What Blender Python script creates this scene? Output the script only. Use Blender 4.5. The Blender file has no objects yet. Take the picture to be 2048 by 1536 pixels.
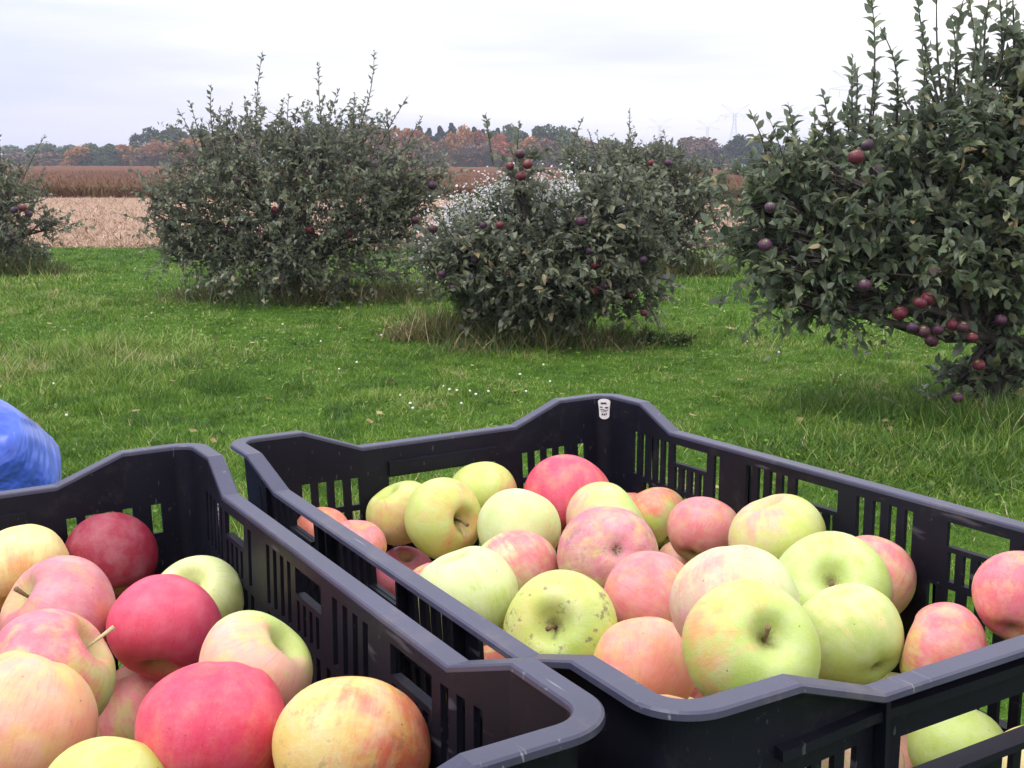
import bpy, math, random
import numpy as np
from mathutils import Matrix, Vector
C = bpy.context
SC = C.scene
col = SC.collection
rng = np.random.default_rng(7)
random.seed(7)

# ------------------------------------------------------------------ camera
F = 2240.625; PITCH = -0.19577; ROLL = 0.003; CAMZ = 1.5
cd = bpy.data.cameras.new('camera'); cam = bpy.data.objects.new('camera', cd); col.objects.link(cam)
cd.sensor_width = 36.0; cd.lens = F / 2048 * 36.0
cd.clip_start = 0.02; cd.clip_end = 6000
cam.matrix_world = Matrix.Translation((0, 0, CAMZ)) @ Matrix.Rotation(math.pi/2 + PITCH, 4, 'X') @ Matrix.Rotation(ROLL, 4, 'Z')
SC.camera = cam
SC.render.resolution_x = 1024; SC.render.resolution_y = 768

# ------------------------------------------------------------------ world
SUN_EL, SUN_AZ = 60.0, -120.0       # azimuth measured from +Y towards +X
w = bpy.data.worlds.new('World'); SC.world = w; w.use_nodes = True
nt = w.node_tree; nt.nodes.clear()
def N(nt, t, **k):
    n = nt.nodes.new(t)
    for a, b in k.items():
        if a.startswith('_'): n.inputs[a[1:].replace('_', ' ')].default_value = b
        else: setattr(n, a, b)
    return n
def ramp(n, pts, interp='LINEAR'):
    r = n.color_ramp; r.interpolation = interp
    while len(r.elements) < len(pts): r.elements.new(0.5)
    for e, (p, c) in zip(r.elements, pts):
        e.position = p; e.color = (*c, 1) if len(c) == 3 else c
out = N(nt, 'ShaderNodeOutputWorld'); bg = N(nt, 'ShaderNodeBackground'); bg.inputs['Strength'].default_value = 0.1
sky = N(nt, 'ShaderNodeTexSky', sky_type='NISHITA', sun_disc=False, sun_elevation=math.radians(SUN_EL), sun_rotation=math.radians(SUN_AZ), dust_density=3.0)
tc = N(nt, 'ShaderNodeTexCoord'); mp = N(nt, 'ShaderNodeMapping'); mp.inputs['Scale'].default_value = (1.3, 1.3, 11.0)
mp.inputs['Rotation'].default_value = (0.02, 0.03, 0)
nz = N(nt, 'ShaderNodeTexNoise'); nz.inputs['Scale'].default_value = 1.15; nz.inputs['Detail'].default_value = 5; nz.inputs['Roughness'].default_value = .5
cr = N(nt, 'ShaderNodeValToRGB')
ramp(cr, [(0.41, (4.9, 5.25, 6.7)), (0.53, (6.0, 6.15, 6.9)), (0.64, (7.8, 7.8, 7.9))])
sep = N(nt, 'ShaderNodeSeparateXYZ')
hr = N(nt, 'ShaderNodeValToRGB')
ramp(hr, [(0.0, (1.35, 1.24, 1.24)), (0.025, (1.2, 1.15, 1.15)), (0.06, (1.02, 1.02, 1.02)), (0.085, (1.06, 1.06, 1.06)), (0.14, (1.35, 1.33, 1.3)), (0.30, (1.72, 1.70, 1.66)), (0.7, (1.95, 1.93, 1.9))])
mul = N(nt, 'ShaderNodeMixRGB', blend_type='MULTIPLY'); mul.inputs[0].default_value = 1
mx = N(nt, 'ShaderNodeMixRGB'); mx.inputs[0].default_value = 0.95
L = nt.links.new
L(tc.outputs['Generated'], mp.inputs['Vector']); L(mp.outputs[0], nz.inputs['Vector']); ea = N(nt, 'ShaderNodeMath', operation='MULTIPLY_ADD'); L(nz.outputs['Fac'], ea.inputs[0]); ea.inputs[1].default_value = 1.0; sx_ = N(nt, 'ShaderNodeSeparateXYZ'); L(tc.outputs['Generated'], sx_.inputs[0]); xm = N(nt, 'ShaderNodeMath', operation='MULTIPLY'); L(sx_.outputs['X'], xm.inputs[0]); xm.inputs[1].default_value = .20; L(xm.outputs[0], ea.inputs[2]); L(ea.outputs[0], cr.inputs[0])
L(tc.outputs['Generated'], sep.inputs[0]); L(sep.outputs['Z'], hr.inputs[0])
L(cr.outputs[0], mul.inputs[1]); L(hr.outputs[0], mul.inputs[2])
L(sky.outputs[0], mx.inputs[1]); L(mul.outputs[0], mx.inputs[2]); L(mx.outputs[0], bg.inputs['Color']); L(bg.outputs[0], out.inputs[0])

sd = bpy.data.lights.new('sun', 'SUN'); so = bpy.data.objects.new('sun', sd); col.objects.link(so)
sd.energy = 1.5; sd.angle = math.radians(24); sd.color = (1.0, .96, .9)
az, el = math.radians(SUN_AZ), math.radians(SUN_EL)
so.rotation_euler = Vector((math.sin(az)*math.cos(el), math.cos(az)*math.cos(el), math.sin(el))).to_track_quat('Z', 'Y').to_euler()
so.location = (-4, -4, 8)
SC.view_settings.view_transform = 'Standard'; SC.view_settings.look = 'None'
SC.view_settings.exposure = 0.6; SC.view_settings.gamma = 1.0

# ------------------------------------------------------------------ helpers
CR_, SR_ = math.cos(ROLL), math.sin(ROLL)
CP, SP = math.cos(PITCH), math.sin(PITCH)
def ray(px, py):
    a, b = px - 1024, py - 768
    a, b = a*CR_ + b*SR_, -a*SR_ + b*CR_
    x = a / F; y = -b / F
    return np.array([x, CP - y*SP, SP + y*CP])
def at(px, py, depth): return ray(px, py)*depth + np.array([0, 0, CAMZ])          # depth along the view axis
def atY(px, py, Y):
    r = ray(px, py); return r * (Y / r[1]) + np.array([0, 0, CAMZ])
def ground(px, py):
    r = ray(px, py); return r * (-CAMZ / r[2]) + np.array([0, 0, CAMZ])
FWD = np.array([0, CP, SP]); RGT = np.array([CR_, 0, 0]); UPV = np.array([0, -SP, CP])
def camdir(x, y, z):            # x right, y up, z towards the camera
    v = x*RGT + y*UPV - z*FWD
    return Vector(v).normalized()

def link(name, me, parent=None, loc=None):
    o = bpy.data.objects.new(name, me); col.objects.link(o)
    if parent is not None: o.parent = parent
    if loc is not None: o.location = loc
    return o
def tag(o, label=None, cat=None, group=None, kind=None):
    if label: o['label'] = label
    if cat: o['category'] = cat
    if group: o['group'] = group
    if kind: o['kind'] = kind
    return o
def mesh(name, V, Fs, mats=(), smooth=False, mi=None):
    me = bpy.data.meshes.new(name)
    me.from_pydata([tuple(map(float, v)) for v in V], [], [tuple(f) for f in Fs])
    for m in mats: me.materials.append(m)
    if mi is not None: me.polygons.foreach_set('material_index', mi)
    if smooth: me.polygons.foreach_set('use_smooth', [True]*len(me.polygons))
    me.update(); return me
def fast_mesh(name, V, T, mats, attr=None, smooth=False):
    """V (n,3), T (m,k) same-size faces."""
    me = bpy.data.meshes.new(name); k = T.shape[1]
    me.vertices.add(len(V)); me.vertices.foreach_set('co', np.ascontiguousarray(V, dtype=np.float32).ravel())
    me.loops.add(T.size); me.loops.foreach_set('vertex_index', np.ascontiguousarray(T, dtype=np.int32).ravel())
    me.polygons.add(len(T)); me.polygons.foreach_set('loop_start', np.arange(0, T.size, k, dtype=np.int32))
    try: me.polygons.foreach_set('loop_total', np.full(len(T), k, dtype=np.int32))
    except Exception: pass
    for m in mats: me.materials.append(m)
    me.update(calc_edges=True)
    if attr is not None:
        a = me.attributes.new('rnd', 'FLOAT', 'POINT'); a.data.foreach_set('value', np.ascontiguousarray(attr, dtype=np.float32))
    me.polygons.foreach_set('use_smooth', np.full(len(T), smooth, dtype=bool))
    me.update(); return me
def instance(tmplV, tmplT, P, M, S):
    """template verts (v,3), tris (t,3); P (n,3), M (n,3,3) rows = axes, S (n,3)"""
    n = len(P); v = len(tmplV)
    X = tmplV[None, :, :] * S[:, None, :]
    W = np.einsum('nvi,nij->nvj', X, M) + P[:, None, :]
    T = (tmplT[None] + (np.arange(n)*v)[:, None, None]).reshape(-1, tmplT.shape[1])
    return W.reshape(-1, 3), T
def unit(a): return a / np.maximum(np.linalg.norm(a, axis=-1, keepdims=True), 1e-9)
def tube(pts, rad, seg=6, cap=True):
    pts = np.array(pts, float); n = len(pts); V = []; Fs = []
    rad = np.broadcast_to(np.array(rad, float), (n,))
    ref = np.array([0.3, 0.9, 0.2])
    for i in range(n):
        t = pts[min(i+1, n-1)] - pts[max(i-1, 0)]; t /= np.linalg.norm(t) + 1e-9
        a = np.cross(t, ref); a /= np.linalg.norm(a) + 1e-9; b = np.cross(t, a)
        for k in range(seg):
            q = 2*math.pi*k/seg
            V.append(pts[i] + rad[i]*(a*math.cos(q) + b*math.sin(q)))
    for i in range(n-1):
        for k in range(seg):
            k2 = (k+1) % seg
            Fs.append((i*seg+k, i*seg+k2, (i+1)*seg+k2, (i+1)*seg+k))
    if cap: Fs.append(tuple(range(seg))[::-1]); Fs.append(tuple((n-1)*seg+k for k in range(seg)))
    return V, Fs
class MB:
    def __init__(s): s.V = []; s.F = []; s.mi = []
    def add(s, V, Fs, m=0):
        b = len(s.V); s.V += [tuple(map(float, v)) for v in V]; s.F += [tuple(i+b for i in f) for f in Fs]; s.mi += [m]*len(Fs)
    def box(s, lo, hi, m=0):
        x0, y0, z0 = lo; x1, y1, z1 = hi
        s.add([(x0,y0,z0),(x1,y0,z0),(x1,y1,z0),(x0,y1,z0),(x0,y0,z1),(x1,y0,z1),(x1,y1,z1),(x0,y1,z1)],
              [(0,3,2,1),(4,5,6,7),(0,1,5,4),(1,2,6,5),(2,3,7,6),(3,0,4,7)], m)
    def tube(s, pts, rad, seg=6, m=0): s.add(*tube(pts, rad, seg), m)
    def build(s, name, mats, parent=None, smooth=False):
        return link(name, mesh(name, s.V, s.F, mats, smooth, s.mi), parent)

# ------------------------------------------------------------------ materials
def newmat(name):
    m = bpy.data.materials.new(name); m.use_nodes = True; t = m.node_tree; t.nodes.clear()
    o = N(t, 'ShaderNodeOutputMaterial'); b = N(t, 'ShaderNodeBsdfPrincipled'); t.links.new(b.outputs[0], o.inputs[0])
    return m, t, b, o
def mth(t, op, a, b=None, c=None, clamp=False):
    n = N(t, 'ShaderNodeMath', operation=op); n.use_clamp = clamp
    for i, x in enumerate((a, b, c)):
        if x is None: continue
        if isinstance(x, (int, float)): n.inputs[i].default_value = x
        else: t.links.new(x, n.inputs[i])
    return n.outputs[0]
def noise(t, vec, scale, detail=3, rough=.5, dist=0):
    n = N(t, 'ShaderNodeTexNoise'); n.inputs['Scale'].default_value = scale; n.inputs['Detail'].default_value = detail
    n.inputs['Roughness'].default_value = rough; n.inputs['Distortion'].default_value = dist
    if vec is not None: t.links.new(vec, n.inputs['Vector'])
    return n.outputs['Fac']
def cramp(t, fac, pts, interp='LINEAR'):
    n = N(t, 'ShaderNodeValToRGB'); ramp(n, pts, interp); t.links.new(fac, n.inputs[0]); return n.outputs[0]
def mixc(t, fac, a, b, mode='MIX'):
    n = N(t, 'ShaderNodeMixRGB', blend_type=mode)
    for i, x in enumerate((fac, a, b)):
        if isinstance(x, (int, float)): n.inputs[i].default_value = x
        elif isinstance(x, tuple): n.inputs[i].default_value = (*x, 1)
        else: t.links.new(x, n.inputs[i])
    return n.outputs[0]
def bump(t, b, h, strength=.3, dist=.01):
    n = N(t, 'ShaderNodeBump'); n.inputs['Strength'].default_value = strength; n.inputs['Distance'].default_value = dist
    t.links.new(h, n.inputs['Height']); t.links.new(n.outputs[0], b.inputs['Normal'])
def objc(t): return N(t, 'ShaderNodeTexCoord').outputs['Object']

def plastic(nm, k1, k2, r1, r2, spk, spl):
    m, t, b, o = newmat(nm); v = objc(t)
    f = noise(t, v, 9, 5, .6); g = noise(t, v, 160, 3, .6)
    c = cramp(t, f, [(.3, k1), (.7, k2)])
    sp = cramp(t, g, [(.68, (0, 0, 0)), (.74, (1, 1, 1))])
    c = mixc(t, mth(t, 'MULTIPLY', sp, spk), c, (.30, .28, .34))
    for ii, rz in enumerate((.4, 1.3, 2.3)):
        mpp = N(t, 'ShaderNodeMapping'); mpp.inputs['Rotation'].default_value = (.3*ii, .2, rz); mpp.inputs['Scale'].default_value = (14, 260, 90); t.links.new(v, mpp.inputs[0])
        sc = noise(t, mpp.outputs[0], 1.0, 2, .5); c = mixc(t, mth(t, 'MULTIPLY', cramp(t, sc, [(.72, (0,)*3), (.76, (1,)*3)]), spk*1.3), c, (.34, .32, .36))
    dd = noise(t, v, 24, 6, .75); c = mixc(t, mth(t, 'MULTIPLY', cramp(t, dd, [(.56, (0,)*3), (.70, (1,)*3)]), spk*.9), c, (.16, .13, .11))
    t.links.new(c, b.inputs['Base Color'])
    r = cramp(t, f, [(.3, (r1,)*3), (.7, (r2,)*3)]); t.links.new(r, b.inputs['Roughness'])
    b.inputs['IOR'].default_value = 1.5; b.inputs['Specular IOR Level'].default_value = spl; b.inputs['Specular Tint'].default_value = (.92, .88, 1, 1)
    bump(t, b, g, .12, .0006); return m
PLA = plastic('crate_plastic', (.0042, .0042, .0082), (.0085, .0085, .0155), .45, .6, .10, .18)
RIMM = plastic('skylit_scuffed_rim', (.030, .030, .053), (.062, .061, .098), .34, .50, .35, .5)  # paler than the walls: sky sheen painted into the base colour, plus scuffs

def apple_mat():
    m, t, b, o = newmat('apple_skin')
    def A(name, out): n = N(t, 'ShaderNodeAttribute', attribute_type='OBJECT', attribute_name=name); return n.outputs[out]
    v = objc(t); lk = t.links.new
    seed = A('seed', 'Fac')
    off = N(t, 'ShaderNodeCombineXYZ'); lk(seed, off.inputs[0]); lk(seed, off.inputs[1])
    va = N(t, 'ShaderNodeVectorMath', operation='ADD'); lk(v, va.inputs[0]); lk(off.outputs[0], va.inputs[1]); vs = va.outputs[0]
    s = N(t, 'ShaderNodeSeparateXYZ'); lk(v, s.inputs[0])
    rho = mth(t, 'SQRT', mth(t, 'ADD', mth(t, 'MULTIPLY', s.outputs[0], s.outputs[0]), mth(t, 'MULTIPLY', s.outputs[1], s.outputs[1])))
    rm = mth(t, 'MAXIMUM', rho, .02)
    cx = N(t, 'ShaderNodeCombineXYZ')
    lk(mth(t, 'MULTIPLY', mth(t, 'DIVIDE', s.outputs[0], rm), 5.5), cx.inputs[0]); lk(mth(t, 'MULTIPLY', mth(t, 'DIVIDE', s.outputs[1], rm), 5.5), cx.inputs[1])
    lk(mth(t, 'ADD', mth(t, 'MULTIPLY', s.outputs[2], .7), seed), cx.inputs[2])
    streak = noise(t, cx.outputs[0], 1.6, 4, .6)
    nrm = N(t, 'ShaderNodeVectorMath', operation='NORMALIZE'); lk(v, nrm.inputs[0])
    dt = N(t, 'ShaderNodeVectorMath', operation='DOT_PRODUCT'); lk(nrm.outputs[0], dt.inputs[0]); lk(A('blush_dir', 'Vector'), dt.inputs[1])
    big = noise(t, vs, 1.9, 5, .6)
    q = mth(t, 'ADD', mth(t, 'MULTIPLY', dt.outputs['Value'], .62), mth(t, 'ADD', mth(t, 'MULTIPLY', mth(t, 'SUBTRACT', big, .5), 1.9), mth(t, 'MULTIPLY', mth(t, 'SUBTRACT', streak, .5), .85)))
    q = mth(t, 'ADD', q, A('blush_amt', 'Fac'))
    mr = N(t, 'ShaderNodeMapRange', interpolation_type='SMOOTHSTEP'); lk(q, mr.inputs[0])
    mr.inputs[1].default_value = -.25; mr.inputs[2].default_value = .55
    base = A('base_col', 'Color'); bl = A('blush_col', 'Color')
    # mottled ground colour
    mot = noise(t, vs, 3.2, 4, .6)
    base2 = mixc(t, mth(t, 'MULTIPLY', cramp(t, mot, [(.35, (0,)*3), (.7, (1,)*3)]), .45), base, A('base2_col', 'Color'))
    fine = noise(t, vs, 26, 3, .7)
    base3 = mixc(t, mth(t, 'MULTIPLY', cramp(t, fine, [(.35, (0,)*3), (.75, (1,)*3)]), A('wax', 'Fac')), base2, (.72, .70, .52))
    c = mixc(t, mr.outputs[0], base3, bl)
    # darker streaks inside the blush
    st = noise(t, cx.outputs[0], 4.2, 4, .7)
    stf = mth(t, 'MULTIPLY', mth(t, 'MULTIPLY', cramp(t, st, [(.5, (0,)*3), (.68, (1,)*3)]), mr.outputs[0]), .35)
    c = mixc(t, stf, c, A('streak_col', 'Color'))
    iv = noise(t, vs, 2.6, 5, .65); c = mixc(t, mth(t, 'MULTIPLY', cramp(t, iv, [(.46, (0,)*3), (.66, (1,)*3)]), mth(t, 'MULTIPLY', A('wax', 'Fac'), 2.2)), c, base2)
    # waxy bloom
    wx = noise(t, vs, 2.3, 5, .65)
    c = mixc(t, mth(t, 'MULTIPLY', cramp(t, wx, [(.42, (0,)*3), (.72, (1,)*3)]), A('wax', 'Fac')), c, (.80, .74, .74))
    # lenticels
    vo = N(t, 'ShaderNodeTexVoronoi'); vo.inputs['Scale'].default_value = 15; lk(vs, vo.inputs['Vector'])
    c = mixc(t, mth(t, 'MULTIPLY', cramp(t, vo.outputs['Distance'], [(.06, (1,)*3), (.10, (0,)*3)]), mth(t, 'MULTIPLY', A('wax', 'Fac'), 2.6)), c, (.80, .72, .55))
    # scab and russet patches
    sc_ = noise(t, vs, 3.6, 6, .7); am = A('scab', 'Fac')
    scm = mth(t, 'MULTIPLY', cramp(t, sc_, [(.57, (0,)*3), (.62, (1,)*3)]), am)
    c = mixc(t, mth(t, 'MULTIPLY', scm, .75), c, (.20, .13, .10))
    pk = N(t, 'ShaderNodeTexVoronoi'); pk.inputs['Scale'].default_value = 3.4; lk(vs, pk.inputs['Vector'])
    c = mixc(t, mth(t, 'MULTIPLY', cramp(t, pk.outputs['Distance'], [(.03, (1,)*3), (.06, (0,)*3)]), .75), c, (.12, .07, .04))
    sf = noise(t, vs, 5.5, 7, .8); c = mixc(t, mth(t, 'MULTIPLY', cramp(t, sf, [(.64, (0,)*3), (.70, (1,)*3)]), .30), c, (.36, .24, .12))
    # stem cavity: green shading into brown russet
    top = mth(t, 'GREATER_THAN', s.outputs[2], 0.0)
    cav = mth(t, 'MULTIPLY', cramp(t, mth(t, 'ADD', rho, mth(t, 'MULTIPLY', mth(t, 'SUBTRACT', streak, .5), .25)), [(.10, (1,)*3), (.40, (0,)*3)]), top)
    c = mixc(t, mth(t, 'MULTIPLY', cav, .65), c, (.38, .44, .12))
    cav2 = mth(t, 'MULTIPLY', cramp(t, mth(t, 'ADD', rho, mth(t, 'MULTIPLY', mth(t, 'SUBTRACT', fine, .5), .2)), [(.05, (1,)*3), (.17, (0,)*3)]), 1.0)
    c = mixc(t, mth(t, 'MULTIPLY', cav2, .7), c, (.16, .11, .05))
    lk(c, b.inputs['Base Color'])
    lk(cramp(t, wx, [(.3, (.40,)*3), (.7, (.56,)*3)]), b.inputs['Roughness'])
    b.inputs['IOR'].default_value = 1.42
    b.inputs['Subsurface Weight'].default_value = .12; b.inputs['Subsurface Radius'].default_value = (.35, .2, .1); b.inputs['Subsurface Scale'].default_value = .02
    bump(t, b, mth(t, 'ADD', fine, mth(t, 'MULTIPLY', wx, 3)), .10, .02)
    return m
APM = apple_mat()

def simple(name, c1, c2, scale=8, rough=.8, detail=5, bmp=0, bd=.01, spec=.3, trans=0):
    m, t, b, o = newmat(name); v = objc(t); f = noise(t, v, scale, detail, .6)
    t.links.new(cramp(t, f, [(.3, c1), (.7, c2)]), b.inputs['Base Color']); b.inputs['Roughness'].default_value = rough
    b.inputs['Specular IOR Level'].default_value = spec
    if bmp: bump(t, b, f, bmp, bd)
    return m
STEM = simple('stem_brown', (.10, .06, .03), (.30, .20, .10), 40, .8)
STRAWSTEM = simple('dry_stem', (.45, .36, .18), (.62, .5, .28), 40, .8)
BARK = simple('bark', (.035, .028, .025), (.11, .09, .08), 22, .95, 6, .6, .01)
WOOD = simple('weathered_wood', (.05, .04, .03), (.12, .10, .08), 14, .85, 6, .3, .003)
STEEL = simple('galvanised_steel', (.55, .56, .60), (.68, .69, .72), 3, .6)

def leafmat(name, cols, rough=.45, back=(.12, .15, .11), trans=.22, spec=.5):
    m, t, b, o = newmat(name); lk = t.links.new
    a = N(t, 'ShaderNodeAttribute', attribute_type='GEOMETRY', attribute_name='rnd')
    c = cramp(t, a.outputs['Fac'], cols)
    g = N(t, 'ShaderNodeNewGeometry'); f = noise(t, objc(t), 30, 2, .5)
    c = mixc(t, mth(t, 'MULTIPLY', f, .35), c, (.10, .12, .06))
    c = mixc(t, mth(t, 'MULTIPLY', g.outputs['Backfacing'], .6), c, back)
    lk(c, b.inputs['Base Color']); b.inputs['Roughness'].default_value = rough; b.inputs['Specular IOR Level'].default_value = spec
    tr = N(t, 'ShaderNodeBsdfTranslucent'); lk(c, tr.inputs['Color']); ms = N(t, 'ShaderNodeMixShader'); ms.inputs[0].default_value = trans
    lk(b.outputs[0], ms.inputs[1]); lk(tr.outputs[0], ms.inputs[2]); lk(ms.outputs[0], o.inputs[0])
    return m
LEAF = leafmat('apple_leaf', [(0, (.044, .068, .038)), (.3, (.080, .120, .060)), (.6, (.145, .185, .082)), (.85, (.25, .27, .12)), (1, (.42, .30, .14))], .40, (.25, .27, .22), .34, .6)
GRASSM = leafmat('grass_blade', [(0, (.030, .080, .008)), (.26, (.080, .180, .012)), (.52, (.19, .33, .025)), (.80, (.31, .40, .08)), (1, (.55, .46, .25))], .5, (.10, .20, .02), .35, .3)
WEEDM = leafmat('weed_blade', [(0, (.035, .085, .02)), (.35, (.08, .16, .03)), (.6, (.19, .18, .06)), (.85, (.38, .25, .11)), (1, (.62, .48, .27))], .6, (.12, .13, .05), .25, .25)
LEAFG = leafmat('grey_apple_leaf', [(0, (.046, .062, .036)), (.3, (.086, .110, .056)), (.6, (.150, .172, .084)), (.85, (.24, .245, .13)), (1, (.38, .28, .15))], .42, (.25, .25, .22), .32, .65)
FIELDM = leafmat('crop_stalk', [(0, (.085, .042, .034)), (.5, (.14, .068, .048)), (.85, (.19, .10, .05)), (1, (.22, .16, .055))], .8, (.15, .07, .04), .1, .1)
STRAW = leafmat('straw', [(0, (.20, .12, .085)), (.5, (.42, .28, .20)), (1, (.70, .52, .40))], .8, (.5, .36, .25), .1, .1)
PETAL = leafmat('petal', [(0, (.56, .54, .56)), (1, (.84, .82, .82))], .6, (.7, .7, .7), .2, .2)

def farleaf():
    m, t, b, o = newmat('distant_foliage'); lk = t.links.new
    a = N(t, 'ShaderNodeAttribute', attribute_type='GEOMETRY', attribute_name='rnd')
    oc = N(t, 'ShaderNodeAttribute', attribute_type='OBJECT', attribute_name='leaf_col'); oc2 = N(t, 'ShaderNodeAttribute', attribute_type='OBJECT', attribute_name='leaf_col2')
    c = mixc(t, a.outputs['Fac'], oc.outputs['Color'], oc2.outputs['Color'])
    lk(c, b.inputs['Base Color']); b.inputs['Roughness'].default_value = .8; b.inputs['Specular IOR Level'].default_value = .1
    return m
FAR = farleaf()

# ------------------------------------------------------------------ setting: ground
def sheet(name, x0, x1, y0, y1, z, nx, ny, mat, amp=0.0, sc=.7):
    xs = np.linspace(x0, x1, nx+1); ys = np.linspace(y0, y1, ny+1); X, Y = np.meshgrid(xs, ys)
    Z = z + amp*(np.sin(X*sc*1.7+Y*sc*.6)*.5 + np.sin(Y*sc*1.3-X*sc*.9+1)*.5)
    V = np.stack([X, Y, Z], -1).reshape(-1, 3)
    i = np.arange(ny)[:, None]*(nx+1) + np.arange(nx)[None]; i = i.ravel()
    T = np.stack([i, i+1, i+nx+2, i+nx+1], -1)
    return tag(link(name, fast_mesh(name, V, T, [mat], smooth=True)), kind='structure')
def lawnmat():
    m, t, b, o = newmat('lawn'); v = objc(t)
    f = noise(t, v, .55, 5, .65); g = noise(t, v, 9, 6, .7); h = noise(t, v, 70, 4, .7)
    c = cramp(t, g, [(.3, (.022, .055, .008)), (.5, (.048, .115, .012)), (.7, (.095, .19, .022))])
    c = mixc(t, cramp(t, f, [(.5, (0,)*3), (.72, (.5,)*3)]), c, (.13, .14, .035))
    c = mixc(t, cramp(t, h, [(.35, (0,)*3), (.7, (.45,)*3)]), c, (.13, .25, .02))
    t.links.new(c, b.inputs['Base Color']); b.inputs['Roughness'].default_value = .95; b.inputs['Specular IOR Level'].default_value = .1
    bump(t, b, h, .8, .03); return m
tag(sheet('ground', -1600, 1600, -60, 2600, 0, 40, 40, lawnmat()), kind='structure')
def stubmat():
    m, t, b, o = newmat('stubble'); v = objc(t); mp = N(t, 'ShaderNodeMapping'); mp.inputs['Scale'].default_value = (.35, 1.6, 1); t.links.new(v, mp.inputs[0])
    f = noise(t, mp.outputs[0], 1.3, 6, .7); g = noise(t, v, 14, 5, .75)
    c = cramp(t, g, [(.3, (.20, .12, .09)), (.5, (.38, .25, .18)), (.72, (.60, .43, .33))])
    c = mixc(t, cramp(t, f, [(.40, (.45,)*3), (.6, (0,)*3)]), c, (.36, .23, .16))
    t.links.new(c, b.inputs['Base Color']); b.inputs['Roughness'].default_value = 1; b.inputs['Specular IOR Level'].default_value = .05
    bump(t, b, g, .9, .06); return m
YS, YC, YE = 19.6, 47.0, 236.0
sheet('stubble_field', -110, 110, YS, YC+1, .008, 60, 20, stubmat(), .003)
def cropmat():
    m, t, b, o = newmat('crop_canopy'); v = objc(t)
    f = noise(t, v, .05, 4, .6); g = noise(t, v, 3.0, 6, .75)
    c = cramp(t, g, [(.3, (.085, .038, .026)), (.5, (.15, .064, .042)), (.7, (.22, .10, .06))])
    c = mixc(t, cramp(t, f, [(.4, (0,)*3), (.65, (.4,)*3)]), c, (.19, .11, .05))
    t.links.new(c, b.inputs['Base Color']); b.inputs['Roughness'].default_value = 1; b.inputs['Specular IOR Level'].default_value = .05
    bump(t, b, g, 1, .2); return m
CM = cropmat()
mb = MB(); mb.box((-420, YC, .0), (420, YE, .42)); cf = mb.build('crop_field', [CM]); tag(cf, kind='structure')

# ------------------------------------------------------------------ scattering of blades
BL_V = np.array([[-.5, 0, 0], [.5, 0, 0], [-.38, .10, .5], [.38, .10, .5], [0, .42, 1.0]], float)
BL_T = np.array([[0, 1, 3], [0, 3, 2], [2, 3, 4]])
def blades(P, H, Wd, lean, seed=0):
    r = np.random.default_rng(seed); n = len(P)
    a = r.uniform(0, 2*np.pi, n)
    X = np.stack([np.cos(a), np.sin(a), np.zeros(n)], -1); Y = np.stack([-np.sin(a), np.cos(a), np.zeros(n)], -1)
    Z = np.tile([0, 0, 1.0], (n, 1)); tx = r.normal(0, 1, (n, 2))*lean[:, None] if np.ndim(lean) else r.normal(0, lean, (n, 2))
    Z[:, :2] = tx; Z = unit(Z)
    M = np.stack([X, Y, Z], 1); S = np.stack([Wd, H*r.uniform(.4, 1.3, n), H], -1)
    return instance(BL_V, BL_T, P, M, S)
def vnoise(x, y, s, seed=3):
    r = np.random.default_rng(seed); v = 0
    for k in range(6):
        a = r.uniform(0, 6.28); f = s*r.uniform(.6, 2.2); p = r.uniform(0, 6.28)
        v = v + np.sin((x*math.cos(a)+y*math.sin(a))*f + p + 1.3*np.sin((x*math.sin(a)-y*math.cos(a))*f*.7+p))
    return v/6
gp = []; gh = []; gw = []; gl = []
def zone(y0, y1, dens, h, wd, seed):
    h *= .66
    r = np.random.default_rng(seed); half = .52
    n = int(dens*(y1-y0)*((y0+y1)*half+2.8)); y = np.sqrt(r.uniform(y0**2, y1**2, n)); x = r.uniform(-1, 1, n)*(y*half+1.4)
    m = vnoise(x, y, 1.6); m2 = vnoise(x, y, .6, 9); tall = np.clip(m*1.7+.3, 0, 1)
    H = h*(.55+.8*tall)*r.uniform(.6, 1.3, n)*(1+.5*np.clip(vnoise(x, y, 5, 17)*2, -.6, 1))
    H = H*(1+.9*np.clip(vnoise(x, y, 11, 19)*3-.4, -.25, 1.2))
    # unmown windrow to the left
    k = np.exp(-(((x+2.9-.25*np.sin(y*3))/1.25)**2+((y-8.4-.12*(x+3))/.75)**2)); H = H*(1+1.3*k)
    gp.append(np.stack([x, y, np.zeros(n)], -1)); gh.append(H); gw.append(wd*r.uniform(.7, 1.4, n)); gl.append(.62+.25*k)
    m3 = vnoise(x, y, 6.5, 31); m4 = vnoise(x, y, 15, 33); rn = np.clip(.40 + .24*m + .32*m2 + .50*m3 + .42*m4 + r.normal(0, .17, n) + .28*k*r.uniform(-.3, 1.2, n), 0, 1)
    dry = r.random(n) < .035 + .12*np.clip(m2-.25, 0, 1) + .20*k; rn[dry] = r.uniform(.86, 1, dry.sum())
    return rn
ra = [zone(2.6, 5.5, 5200, .062, .0042, 11), zone(5.5, 9, 3300, .064, .0055, 12), zone(9, 13, 1600, .066, .008, 13), zone(13, YS+.2, 800, .07, .012, 14)]
gP, gH, gW, gL = map(np.concatenate, (gp, gh, gw, gl)); gR = np.concatenate(ra)
V, T = blades(gP, gH, gW, gL, 5)
tag(link('grass', fast_mesh('grass', V, T, [GRASSM], np.repeat(gR, 5))), 'short bright green mown grass between the apple trees', 'grass', kind='stuff')

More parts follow.
